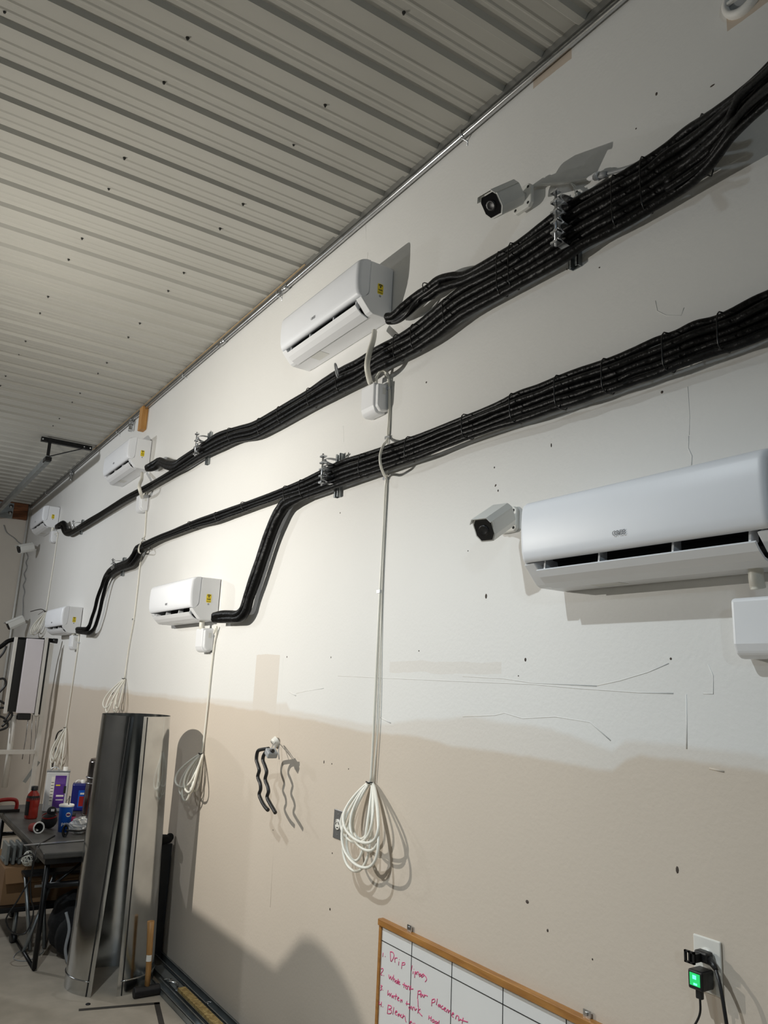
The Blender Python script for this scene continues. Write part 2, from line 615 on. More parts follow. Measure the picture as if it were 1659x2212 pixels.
ridge([(1000, 1461), (1090, 1466), (1150, 1475), (1290, 1482)], .0022)
ridge([(730, 1460), (840, 1465), (1000, 1472), (1150, 1478), (1250, 1487), (1380, 1496), (1455, 1498)], .0022)
ridge([(1290, 1481), (1340, 1470), (1400, 1452), (1445, 1433)])
ridge([(1520, 1498), (1541, 1499), (1541, 1460), (1530, 1435)])
ridge([(1483, 1500), (1484, 1560), (1484, 1618)], .0026)
ridge([(1000, 1548), (1070, 1545), (1090, 1540), (1130, 1552), (1200, 1548), (1275, 1560), (1320, 1600)])
ridge([(1416, 650), (1420, 672), (1440, 682), (1472, 681), (1478, 665)], .002)
ridge([(1488, 942), (1487, 968), (1495, 985), (1494, 1005)], .0025)
ridge([(1486, 835), (1490, 900), (1489, 940)], .0015)
ridge([(612, 1420), (604, 1560), (598, 1700), (590, 1850), (584, 1960)], .0012)
ridge([(640, 1498), (665, 1492), (700, 1487)], .002)
ridge([(625, 1495), (640, 1503)], .003)
ridge([(822, 1550), (845, 1562)], .003)
ridge([(1533, 1660), (1565, 1667)], .003)
ridge([(742, 920), (743, 955)], .0012)
ridge([(790, 480), (791, 520)], .0012)
ridge([(795, 545), (790, 600)], .0012)
chip = MB().lathe([(0.0, -0.0012), (0.0075, -0.0012), (0.009, 0.0)], (0, 0, 0), axis=(1, 0, 0), seg=7)
c0 = None
for u, v, a, b in [(1135, 1425, 1, 1.4), (1449, 1423, .7, .8), (921, 826, 1, 1), (700, 1646, .8, 1.6), (717, 1650, .7, .7), (753, 1661, .6, .6), (713, 1964, 1.2, 1.2), (1139, 1948, 1.6, 1.2), (1463, 1879, 1, 2),
                   (1183, 2010, .8, 1), (1280, 2072, .5, .6), (590, 1793, .7, .7), (718, 1843, .7, .8), (620, 1419, .8, 1.0), (1418, 203, .9, 1.4), (1539, 185, 1.8, .6), (1374, 278, .6, .6), (1225, 582, .7, .7), (1430, 847, 1, 1),
                   (1071, 1048, .8, .8), (1076, 1060, .6, 1), (1050, 1288, 1.2, 2), (1194, 1195, .5, .5), (1070, 1050, .6, .6), (1068, 1010, .6, .8), (1191, 962, .5, 1.6), (735, 1108, .5, .9), (715, 1420, .5, 1), (905, 1406, .6, .6),
                   (1295, 578, .6, .6), (1011, 1190, .5, .5), (1120, 1460, .5, .5)]:
    if c0 is None:
        c0 = chip.build('paint_chip', m_chip, wall_right, origin=(0, 0, 0))
        c = c0
    else:
        c = c0.copy()
        COL.objects.link(c)
        c.parent = wall_right
    c.location = W(u, v, 0)
    c.scale = (1, a * 0.5, b * 0.5)

# trim and conduit along the top of the wall
t1 = struct('trim_1', MB().box((-0.034, Y0, 3.838), (0, Y1, ZC)), M('galvanized_trim', (0.30, 0.30, 0.285), 0.4, 0.6, noise=0.2, nscale=6))
t2 = struct('trim_2', MB().box((-0.042, 3.55, 3.847), (-0.0345, 8.2, ZC - 0.021)), m_lath)
cz = 3.822
con = thing('conduit', (-0.022, 5, cz), 'long silver steel conduit running under the ceiling edge of the white wall', 'conduit')
MB().tube([(-0.022, Y0 + 0.02, cz), (-0.022, 3, cz), (-0.022, 7, cz), (-0.022, Y1 - 0.04, cz)], 0.0125, 10).build('pipe', m_conduit, con)
for u, v in ((615, 615), (284, 905), (155, 1017), (480, 745)):
    p = W(u, v, 0.022)
    MB().tube([(-0.022, p.y - 0.05, cz), (-0.022, p.y + 0.05, cz)], 0.0165, 10).build('coupling', m_conduit, con)
for y in (2.2, 3.9, 5.5, 7.3, 9.2, 10.6):
    MB().tube([(-0.0, y, cz + 0.018), (-0.036, y, cz + 0.018), (-0.04, y, cz), (-0.036, y, cz - 0.018), (-0.0, y, cz - 0.019), (0, y, cz - 0.04)], 0.003, 5).build('strap', m_zinc, con)
for u, v, lb in ((284, 908, 'chrome conduit fitting hanging beside the short wooden block'), (155, 1017, 'small chrome conduit fitting near the far corner of the ceiling')):
    p = W(u, v, 0.03)
    t = thing('conduit_fitting', (p.x, p.y, cz - 0.12), lb, 'pipe fitting')
    MB().lathe([(0.0, -0.012), (0.02, -0.012), (0.022, -0.03), (0.022, -0.05)], (p.x - 0.0, p.y, cz), seg=10).build('nut', m_zinc, t)
    MB().lathe([(0.016, -0.05), (0.016, -0.09), (0.019, -0.092), (0.019, -0.11), (0, -0.11)], (p.x, p.y, cz), seg=10).build('nozzle', m_conduit, t)
b0 = W(307, 912, 0.03)
tag(MB().box((-0.05, b0.y - 0.045, 3.63), (0, b0.y + 0.045, 3.836)).build('wood_block', m_pine, None, bevel=0.003),
    'short pine block fixed upright to the wall under the ceiling edge', 'wood block')

# ------------------------------------------------------------------ air conditioners
AW = 0.77
DZ = lambda a, b, t: V((-a, t, b))


def make_ac():
    root = thing('air_conditioner', (0, 0, 0), 'x', 'air conditioner', 'wall mounted air conditioners')
    ch = [(0.0, 0.0), (0.092, 0.0), (0.088, 0.012), (0.05, 0.05), (0.06, 0.09), (0.122, 0.09), (0.118, 0.25), (0.0, 0.25)]
    MB().prism(ch, DZ, 0.04, AW - 0.04).build('chassis', m_plastic, root)
    lin = [(0.0865, 0.010), (0.052, 0.049), (0.062, 0.0875), (0.128, 0.0875), (0.135, 0.083), (0.07, 0.078), (0.064, 0.05), (0.092, 0.014)]
    MB().prism(lin, DZ, 0.042, AW - 0.042).build('air_outlet', m_dark, root)
    cap = [(0, 0), (0.098, 0), (0.112, 0.006), (0.132, 0.027), (0.148, 0.045), (0.1640, 0.0625), (0.150, 0.0675), (0.1315, 0.079), (0.1245, 0.088), (0.1222, 0.10), (0.1195, 0.2492), (0, 0.25)]
    for a, b in ((0.0, 0.045), (AW - 0.045, AW)):
        MB().prism(cap, DZ, a, b).build('side_cap', m_plastic, root, bevel=0.004)
    pan = [(0.1215, 0.25), (0.150, 0.2485), (0.166, 0.2445), (0.178, 0.235), (0.184, 0.22), (0.1868, 0.18), (0.1868, 0.14), (0.184, 0.10), (0.179, 0.079), (0.1725, 0.069), (0.1650, 0.0655), (0.150, 0.0705), (0.1335, 0.0815), (0.1268, 0.090), (0.1245, 0.101)]
    fp = MB()
    nseg = 6                                          # rounded ends of the front panel
    ys = []
    for i in range(nseg + 1):
        t = i / nseg
        ys.append((0.022 * (1 - math.sin(t * math.pi / 2)), 0.022 * (1 - math.cos(t * math.pi / 2))))
    secs = [(a, b) for a, b in [(0.022 * (1 - math.sin(math.pi / 2 * (i / nseg))), 0.022 * (1 - math.cos(math.pi / 2 * (1 - i / nseg)))) for i in range(nseg + 1)]]
    secs = [(0.022 * (1 - math.cos(math.pi / 2 * i / nseg)), 0.022 * (1 - math.sin(math.pi / 2 * i / nseg))) for i in range(nseg + 1)]
    rows = [(y, dd) for y, dd in secs] + [(AW - y, dd) for y, dd in secs[::-1]]
    np_ = len(pan)
    vs = []
    for y, dd in rows:
        for a, b in pan:
            k = max(0.0, min(1.0, (a - 0.13) / 0.05))
            vs.append((-(a - dd * k), y, b))
    fs = []
    for i in range(len(rows) - 1):
        for j in range(np_):
            l = (j + 1) % np_
            fs.append((i * np_ + j, i * np_ + l, (i + 1) * np_ + l, (i + 1) * np_ + j))
    fp.add(vs, fs, True)
    fp.f.append(list(range(np_))); fp.sm.append(False)
    fp.f.append([(len(rows) - 1) * np_ + j for j in range(np_)]); fp.sm.append(False)
    panel = fp.build('front_panel', m_panel, root)
    text_mb('GREE', 0.018, (-0.1876, 0.40, 0.105), (0, -1, 0), (0, 0, 1), 0.0004).build('logo', m_logo, panel)
    flap = [(0.1625, 0.040), (0.148, 0.0225), (0.128, 0.0065), (0.0935, -0.0045), (0.0912, 0.001), (0.126, 0.0125), (0.144, 0.028), (0.157, 0.0445)]
    fl = MB().prism(flap, DZ, 0.05, AW - 0.05).build('flap', m_plastic, root)
    fl['label'] = 'open air flap'
    for y in (0.07, 0.27, 0.50, 0.70):
        MB().prism([(0.118, 0.082), (0.146, 0.070), (0.150, 0.036), (0.140, 0.027), (0.118, 0.05)], DZ, y - 0.003, y + 0.003).build('vane', m_plastic, root)
    MB().box((-0.085, 0.50, -0.0012), (-0.03, 0.60, 0.0)).build('rating_label', m_camw, root)
    st = MB().prism([(0.050 + 0.015 + 0.015 * c * 1.0, 0.128 + 0.025 * s_) for c, s_ in ((-1, -.8), (-.8, -1), (.8, -1), (1, -.8), (1, .8), (.8, 1), (-.8, 1), (-1, .8))], DZ, -0.0008, 0.0).build('sticker', m_yellow, root)
    st['label'] = 'yellow wireless symbol sticker'
    sb = MB()
    c = (0.065, 0.135)
    for r0, r1 in ((0.0105, 0.0155), (0.0035, 0.0078)):
        N = 8
        pl = [(c[0] + r * math.cos(a), c[1] + r * math.sin(a)) for r, rng in ((r1, range(N + 1)), (r0, range(N, -1, -1))) for a in [math.radians(45 + 90 * k / N) for k in rng]]
        sb.prism(pl, DZ, -0.0014, -0.0008)
    sb.prism([(c[0] + .0028 * math.cos(k), c[1] + .0028 * math.sin(k)) for k in range(6)], DZ, -0.0014, -0.0008)
    sb.build('wireless_symbol', m_ink, st)
    text_mb('WIFI', 0.011, (-0.065, -0.0010, 0.122), (1, 0, 0), (0, 0, 1), 0.0003, 0.0003).build('sticker_text', m_ink, st)
    MB().box((-0.077, -0.0014, 0.109), (-0.053, -0.0008, 0.1115)).build('small_print', m_ink, st)
    MB().lathe([(0, -0.001), (0.005, -0.001), (0.006, 0)], (-0.065, 0, 0.094), axis=(0, 1, 0), seg=10).build('round_mark', m_grey_pl, root)
    return root


ac0 = make_ac()
ACS = [(0.905, 1.905, 'largest air conditioner at the right edge with its dark outlet slot open'),
       (4.435, 1.930, 'air conditioner low on the wall at the foot of the slanting black pipe drop'),
       (2.705, 3.200, 'air conditioner above the black pipe bundle seen from below with thick cream hose'),
       (6.215, 3.228, 'air conditioner just below the short wooden block near the ceiling'),
       (9.690, 3.236, 'farthest air conditioner high in the corner, at the left end of the upper bundle'),
       (7.880, 1.952, 'small far air conditioner low on the wall above the white rack')]
for i, (y, z, lb) in enumerate(ACS):
    o = ac0 if i == 0 else copy_tree(ac0)
    o.location = (-0.004, y, z)
    o['label'] = lb

# ------------------------------------------------------------------ condensate pumps
def make_pump():
    root = thing('condensate_pump', (0, 0, 0), 'x', 'condensate pump', 'white condensate pumps')
    pr = [(0, 0.004), (0.040, 0.0), (0.056, 0.010), (0.066, 0.034), (0.068, 0.14), (0, 0.145)]
    MB().prism(pr, DZ, 0.022, 0.13).build('body', m_plastic, root, bevel=0.009, bseg=3)
    MB().prism([(0.002, 0.012), (0.04, 0.008), (0.058, 0.03), (0.060, 0.13), (0.002, 0.138)], DZ, 0.0, 0.024).build('end_cover', m_plastic, root, bevel=0.006)
    MB().box((-0.036, -0.001, 0.085), (-0.020, 0.002, 0.115)).build('button', m_camw, root)
    return root


pump0 = make_pump()
for i, (y, z, lb) in enumerate([(2.695, 2.752, 'white pump box hanging under the upper pipe bundle on the arched white tubes'),
                                (4.47, 1.745, 'white pump box under the air conditioner by the pipe drop'),
                                (0.955, 1.700, 'white pump box cut off by the right edge under the largest air conditioner'),
                                (6.12, 2.862, 'white pump box under the bundle below the wooden block air conditioner'),
                                (9.64, 3.055, 'tiny far white pump box under the corner air conditioner'),
                                (7.875, 1.795, 'small white pump box under the far low air conditioner above the rack')]):
    o = pump0 if i == 0 else copy_tree(pump0)
    o.location = (0, y, z)
    o['label'] = lb

# thick drain hoses from unit to pump
for pts, r, lb in [([W(809, 716, .05), W(806, 735, .08), W(797, 765, .13), (W(793, 790, .14)), W(796, 812, .11), W(800, 827, .045)], .0125, 'thick cream hose curving in front of the upper bundle below the middle air conditioner'),
                   ([W(307, 1022, .05), W(306, 1035, .09), W(301, 1048, .13), W(302, 1058, .13), W(305, 1068, .10), W(307, 1076, .045)], .0135, 'thick cream hose below the air conditioner near the wooden block'),
                   ([(-.06, 4.53, 1.935), (-.06, 4.53, 1.90), (-.055, 4.53, 1.885)], .016, 'short white hose between low air conditioner and pump by the pipe drop'),
                   ([(-.06, 1.02, 1.91), (-.06, 1.02, 1.88), (-.055, 1.02, 1.86)], .017, 'short white hose under the largest air conditioner at the right edge'),
                   ([(-.05, 9.72, 3.24), (-.05, 9.72, 3.22), (-.05, 9.72, 3.195)], .016, 'short white hose below the far corner air conditioner'),
                   ([(-.05, 7.93, 1.955), (-.05, 7.93, 1.945), (-.05, 7.93, 1.93)], .016, 'short white hose below the far low air conditioner')]:
    tag(MB().tube(cat_rom(pts, 6), r, 10).build('drain_hose', m_hose), lb, 'hose')


# ------------------------------------------------------------------ thin drain tubes with their hanging coils
def coil(knot, hgt, wid, n, seed, offs=(0.02, 0.11), lean=0.0):
    rnd = random.Random(seed)
    pts = []
    K = V(knot)
    for i in range(n):
        h = hgt * rnd.uniform(0.62, 1.0)
        wd = wid * rnd.uniform(0.22, 0.5) * (1 if i % 2 else -1)
        cy = wid * rnd.uniform(-0.28, 0.28) + lean
        of = rnd.uniform(*offs)
        of2 = rnd.uniform(*offs)
        N = 16
        for k in range(N):
            a = 2 * math.pi * k / N
            s = (1 - math.cos(a)) / 2                # 0 at knot, 1 at bottom
            y = K.y + cy * s + wd * math.sin(a) * (0.35 + 0.65 * s)
            z = K.z - h * s
            x = -of * math.sin(math.pi / 2 * s) - 0.010
            pts.append((x, y, z))
    pts.append(K + V((-0.006, 0, 0)))
    return pts


def drain(name, run, knot, hgt, wid, n, seed, lb, r=.0052, clips=(), tie=True, lean=0.0, offs=(0.02, 0.11)):
    root = thing(name, (knot[0] if isinstance(knot, tuple) else knot.x, knot.y, knot.z - hgt), lb, 'tube')
    keep = lambda q: V((min(q.x, -r - .001), q.y, q.z))
    MB().tube([keep(q) for q in cat_rom(run, 5)], r, 7).build('tube', m_tube, root)
    if n:
        MB().tube([keep(q) for q in cat_rom(coil(knot, hgt, wid, n, seed, offs, lean), 3)], r, 7).build('coil', m_tube, root)
        if tie:
            k = V(knot)
            MB().tube([k + V((-0.012 * math.cos(a) - .006, 0.016 * math.sin(a), 0.002 * math.sin(3 * a))) for a in [i * math.pi / 5 for i in range(10)]], 0.003, 5, closed=True).build('cable_tie', m_tie, root)
    for u, v in clips:
        p = W(u, v, 0.006)
        MB().box((-0.016, p.y - 0.011, p.z - 0.006), (0, p.y + 0.011, p.z + 0.006)).build('clip', m_zinc, root)
    return root


k2 = W(801, 1690, .012)
drain('drain_tube', [W(813, 828, .05), W(815, 812, .05), W(825, 800, .04), W(836, 808, .02), (W(841, 842, .009)), W(840, 900, .008), W(838, 946, .009), W(828, 962, .08), W(821, 985, .115), W(823, 1008, .11), W(830, 1026, .06), W(834, 1036, .009), W(828, 1150, .008), W(821, 1278, .009), W(813, 1450, .01), W(806, 1600, .012), k2],
      k2, .315, .36, 7, 3, 'large coil of milky tube hanging beside the grey outlet plate', .0058, [(841, 840), (838, 946), (834, 1034), (821, 1278)], lean=-.07)
drain('signal_cable', [W(810, 829, .04), W(814, 808, .03), W(826, 803, .015), W(837, 815, .008), W(843, 846, .006), W(841, 930, .006), W(838, 950, .006), W(836, 1040, .006), W(830, 1160, .006), W(825, 1280, .006), W(822, 1400, .006), W(818, 1550, .008), W(806, 1688, .012)],
      W(806, 1688, .012), .1, .1, 0, 3, 'thin pale line running down the wall beside the large coil tube', .003)
k3 = W(436, 1628, .012)
drain('drain_tube', [W(462, 1368, .02), W(468, 1354, .02), W(467, 1372, .008), W(463, 1391, .008), W(456, 1450, .008), W(449, 1520, .008), W(442, 1585, .008), k3],
      k3, .30, .34, 6, 11, 'coil of milky tube hanging in front of the round duct shadow', .0062, [(465, 1375)])
k4 = W(269, 1466, .012)
drain('drain_tube', [W(309, 1078, .04), W(312, 1064, .04), W(317, 1064, .01), W(317, 1080, .008), W(313, 1150, .008), W(310, 1164, .009), W(301, 1180, .09), W(300, 1192, .10), W(305, 1204, .01), W(297, 1270, .008), W(289, 1338, .008), W(278, 1400, .008), k4],
      k4, .26, .34, 4, 5, 'coil of milky tube high above the open sheet metal duct', .006, [(317, 1083), (310, 1164), (305, 1203), (289, 1338)])
k5 = W(142, 1572, .012)
drain('drain_tube', [W(166, 1370, .03), W(170, 1372, .01), W(169, 1390, .008), W(162, 1440, .008), W(153, 1500, .008), W(147, 1540, .008), k5],
      k5, .42, .46, 5, 21, 'coil of milky tube hanging between the white rack and the duct', .0068, [(171, 1388)])
k6 = W(99, 1322, .012)
drain('drain_tube', [W(122, 1150, .03), W(125, 1152, .01), W(123, 1165, .008), W(116, 1215, .008), W(108, 1265, .008), k6],
      k6, .32, .6, 4, 9, 'faint far coil of tube beside the small far air conditioner', .0068, [(124, 1158)], lean=.25)


# ------------------------------------------------------------------ black pipe bundles
def interp(pts, u):
    pts = sorted(pts)
    if u <= pts[0][0]:
        a, b = pts[0], pts[1]
    elif u >= pts[-1][0]:
        a, b = pts[-2], pts[-1]
    else:
        for a, b in zip(pts, pts[1:]):
            if a[0] <= u <= b[0]:
                break
    t = (u - a[0]) / (b[0] - a[0])
    return a[1] + (b[1] - a[1]) * t


UT = [(1720, 70), (1659, 136), (1615, 180), (1525, 247), (1399, 337), (1333, 379), (1241, 429), (1214, 450), (1111, 525), (1050, 564), (1000, 582)]
UB = [(1720, 165), (1659, 233), (1601, 285), (1546, 338), (1524, 385), (1413, 454), (1333, 498), (1259, 540), (1233, 560), (1105, 630), (1028, 669), (1000, 688)]
MT = [(1030, 597), (997, 622), (967, 644), (931, 673), (898, 702), (862, 723), (820, 746), (786, 771), (734, 796), (671, 838), (608, 878), (566, 902), (527, 921), (500, 923), (460, 941), (436, 959), (409, 976), (390, 990)]
MBt = [(1030, 668), (986, 698), (931, 741), (900, 760), (862, 780), (820, 799), (792, 823), (750, 844), (677, 881), (611, 917), (569, 941), (533, 956), (502, 958), (457, 983), (445, 986), (409, 1008), (390, 1019)]
FT = [(385, 1006), (372, 1015), (341, 1034), (310, 1051), (269, 1073), (221, 1104), (177, 1131), (158, 1142)]
FB = [(385, 1023), (372, 1029), (341, 1047), (317, 1060), (269, 1086), (221, 1116), (177, 1143), (158, 1154)]


def lane(top, bot, us, i, n, off):
    out = []
    for u in us:
        a, b = interp(top, u), interp(bot, u)
        pa, pb = W(u, a, off), W(u, b, off)
        e = 0.5 / n
        fr = (i + 0.5) / n
        p = pa.lerp(pb, fr)
        h = (pa - pb).length
        out.append((p, h / n * 0.5))
    return out


def seglist(a, b, step):
    n = max(2, int(abs(a - b) / step) + 1)
    return [a + (b - a) * k / (n - 1) for k in range(n)]


def finish(chain, seed, rk=1.04, wob=0.0025):
    rnd = random.Random(seed)
    pts = []
    rad = []
    for p, r in chain:
        pts.append(p + V((rnd.uniform(-wob, wob), 0, rnd.uniform(-wob, wob))))
        rad.append(r * rk)
    P = cat_rom(pts, 4)
    R_ = []
    for i in range(len(rad) - 1):
        for k in range(4):
            R_.append((rad[i] + (rad[i + 1] - rad[i]) * k / 4) * (1 + 0.03 * math.sin(i * 2.3 + k)))
    R_.append(rad[-1])
    return P, R_


ub = thing('pipe_bundle', W(700, 900, 0), 'upper bundle of black wrapped pipes climbing to the top right corner', 'pipe bundle')
off_r = lambda u: 0.05 + max(0, (u - 1480) / 200.0) * 0.16


def full(i, n, seed):
    out = []
    for u in seglist(1715, 1075, 45):
        out += lane(UT, UB, [u], i, n, off_r(u) + 0.012 * ((i % 2) - .5))
    return out


A2 = [(W(1008, 592, .05), W(1005, 606, .05)), (W(975, 598, .05), W(975, 616, .05)), (W(947, 606, .05), W(948, 625, .05)), (W(925, 622, .055), W(928, 640, .055)), (W(900, 640, .06), W(905, 652, .06)), (W(870, 664, .07), W(878, 676, .07)), (W(850, 681, .075), W(858, 690, .06)), (W(836, 685, .08), W(838, 692, .07))]
for i in (0, 1):
    ch = full(i, 6, i)
    ch += [(p[i], 0.017) for p in A2]
    P, R_ = finish(ch, 10 + i)
    MB().tube(P, R_, 10).build('insulated_pipe', m_wrap, ub)
MB().tube(cat_rom([W(950, 612, .075), W(925, 630, .08), W(900, 648, .085), W(880, 676, .09), W(866, 690, .08), W(850, 696, .07), W(838, 692, .07)], 5), .006, 7).build('control_cable', m_black, ub)
for i in (2, 3):
    ch = full(i, 6, i)
    for u in seglist(1005, 395, 36):
        ch += lane(MT, MBt, [u], i - 2, 4, .05 + 0.012 * ((i % 2) - .5))
    br = [(W(380, 1001, .05), W(378, 1010, .05)), (W(362, 1000, .05), W(362, 1008, .05)), (W(345, 994, .055), W(348, 1002, .055)), (W(335, 1000, .065), W(337, 1009, .06)), (W(326, 1006, .08), W(327, 1012, .07)), (W(319, 1009, .085), W(319, 1013, .075))]
    ch += [(p[i - 2], 0.024) for p in br]
    P, R_ = finish(ch, 20 + i)
    MB().tube(P, R_, 10).build('insulated_pipe', m_wrap, ub)
for i in (4, 5):
    ch = full(i, 6, i)
    for u in seglist(1005, 395, 36):
        ch += lane(MT, MBt, [u], i - 2, 4, .05 + 0.012 * ((i % 2) - .5))
    for u in seglist(375, 165, 26):
        ch += lane(FT, FB, [u], i - 4, 2, .05)
    br = [(W(152, 1146, .05), W(150, 1153, .05)), (W(145, 1147, .055), W(141, 1150, .055)), (W(141, 1137, .06), W(136, 1139, .06)), (W(137, 1130, .07), W(133, 1132, .06)), (W(129, 1134, .085), W(129, 1137, .075)), (W(123, 1137, .085), W(123, 1139, .075))]
    ch += [(p[i - 4], 0.026) for p in br]
    P, R_ = finish(ch, 30 + i)
    MB().tube(P, R_, 10).build('insulated_pipe', m_wrap, ub)
MB().tube(cat_rom([W(1700, 115, .30), W(1640, 170, .24), W(1600, 205, .20), W(1580, 245, .15), W(1555, 290, .11), W(1535, 325, .10), W(1500, 352, .09), W(1440, 395, .088)], 5), .011, 8).build('control_cable', m_wrap, ub)
MB().tube(cat_rom([W(1690, 165, .30), W(1640, 205, .24), W(1605, 240, .19), W(1570, 290, .14), W(1535, 340, .11), W(1495, 372, .10), W(1440, 408, .09)], 5), .010, 8).build('control_cable', m_wrap, ub)


def tie(a, b, parent, depth, off0=0.012, mat=None, r=.0022):
    A, B = W(a[0], a[1], .052), W(b[0], b[1], .052)
    c = (A + B) / 2
    hv = (A - B) / 2
    N = 14
    pts = []
    for k in range(N):
        t = 2 * math.pi * k / N
        s, cc = math.sin(t), math.cos(t)
        pw = 0.55
        pts.append(c + hv * (math.copysign(abs(cc) ** pw, cc) * 1.0) + V((-(depth / 2) * math.copysign(abs(s) ** pw, s), 0, 0)))
    MB().tube(pts, r, 5, closed=True).build('cable_tie', mat or m_tie, parent)


for a, b in [((1525, 249), (1527, 378)), ((1333, 380), (1337, 494)), ((1111, 526), (1112, 625)), ((967, 648), (972, 704)), ((899, 702), (901, 757)), ((862, 724), (862, 779)), ((736, 797), (738, 848)), ((672, 839), (676, 880)), ((608, 879), (611, 916)), ((565, 904), (567, 940)), ((500, 925), (503, 956)), ((1395, 341), (1400, 459)), ((1085, 545), (1087, 640)), ((925, 613), (928, 643))]:
    tie(a, b, ub, .062)

lb_ = thing('pipe_bundle', W(800, 1000, 0), 'lower bundle of black wrapped pipes crossing the middle of the wall', 'pipe bundle')
LT = [(1720, 596), (1659, 627), (1571, 672), (1504, 694), (1421, 729), (1319, 773), (1255, 794), (1200, 814), (1115, 849), (1011, 895), (896, 941), (788, 979), (724, 999), (708, 1008), (660, 1034), (624, 1047)]
LB = [(1720, 702), (1659, 730), (1587, 755), (1466, 798), (1319, 850), (1240, 876), (1122, 914), (1011, 949), (882, 1000), (805, 1027), (747, 1045), (723, 1057), (665, 1076), (636, 1086)]
GT = [(630, 1044), (624, 1047), (583, 1065), (533, 1083), (467, 1107), (414, 1126), (361, 1149), (319, 1166), (306, 1173)]
GB = [(630, 1068), (605, 1078), (545, 1100), (475, 1126), (426, 1140), (348, 1168), (318, 1183), (306, 1191)]
A1 = [(W(618, 1080, .05), W(624, 1090, .05)), (W(605, 1098, .05), W(611, 1104, .05)), (W(594, 1120, .05), W(600, 1126, .05)), (W(576, 1160, .05), W(584, 1164, .05)), (W(560, 1208, .05), W(568, 1212, .05)), (W(546, 1252, .05), W(554, 1256, .05)), (W(534, 1290, .052), W(541, 1294, .05)), (W(526, 1314, .055), W(533, 1320, .05)), (W(514, 1326, .06), W(519, 1335, .055)), (W(496, 1326, .065), W(498, 1337, .06)), (W(478, 1328, .075), W(479, 1338, .065)), (W(463, 1331, .085), W(463, 1337, .075))]
for i in (4, 5):
    ch = []
    for u in seglist(1715, 655, 42):
        ch += lane(LT, LB, [u], i - 1, 5, .05 + 0.012 * ((i % 2) - .5))
    ch += [(p[i - 4], 0.022) for p in A1]
    P, R_ = finish(ch, 40 + i)
    MB().tube(P, R_, 10).build('insulated_pipe', m_wrap, lb_)
A5 = [(W(297, 1184, .05), W(303, 1192, .05)), (W(290, 1197, .05), W(296, 1205, .05)), (W(279, 1212, .05), W(285, 1220, .05)), (W(264, 1218, .05), W(268, 1226, .05)), (W(250, 1224, .05), W(253, 1232, .05)), (W(236, 1235, .05), W(240, 1241, .05)), (W(226, 1252, .05), W(231, 1256, .05)), (W(212, 1288, .05), W(222, 1290, .05)), (W(205, 1315, .05), W(216, 1318, .05)), (W(198, 1336, .05), W(210, 1339, .05)), (W(194, 1350, .055), W(204, 1357, .05)), (W(189, 1358, .06), W(195, 1367, .055)), (W(180, 1359, .075), W(182, 1366, .065)), (W(168, 1359, .09), W(168, 1364, .08))]
for i in (0, 1, 2):
    ch = []
    for u in seglist(1715, 655, 42):
        ch += lane(LT, LB, [u], i, 5, .05 + 0.012 * ((i % 2) - .5))
    for u in seglist(612, 312, 30):
        ch += lane(GT, GB, [u], i, 3, .05)
    if i < 2:
        ch += [(p[i], .0145 if 6 <= q <= 10 else .021) for q, p in enumerate(A5)]
    else:
        ch += [(p[0].lerp(p[1], .5) + V((-.02, 0, 0)), 0.016) for p in A5[:6]] + [(A5[6][0] + V((-.01, 0, 0)), .008), (A5[7][0] + V((-.004, 0, 0)), .004)]
    P, R_ = finish(ch, 50 + i)
    MB().tube(P, R_, 10).build('insulated_pipe', m_wrap, lb_)
for a, b in [((1563, 676), (1566, 760)), ((1444, 720), (1447, 803)), ((1313, 776), (1315, 850)), ((1211, 812), (1213, 884)), ((1113, 851), (1117, 914)), ((1010, 896), (1012, 948)), ((889, 944), (886, 997)), ((788, 981), (786, 1031)), ((622, 1050), (625, 1088)), ((656, 1037), (660, 1076)), ((530, 1085), (533, 1103)), ((414, 1127), (419, 1142)), ((313, 1170), (317, 1186)), ((472, 1107), (475, 1125))]:
    tie(a, b, lb_, .062)
tag(MB().tube([W(727, 800, .10) + V((-.01 * math.cos(a), .018 * math.sin(a) * .4, .034 * math.sin(a + .6))) for a in [k * math.pi / 8 for k in range(16)]] , .0045, 6, closed=True).build('wire_ring', m_grey_pl), 'small grey wire loop tied on the upper bundle left of the cream hose', 'wire')

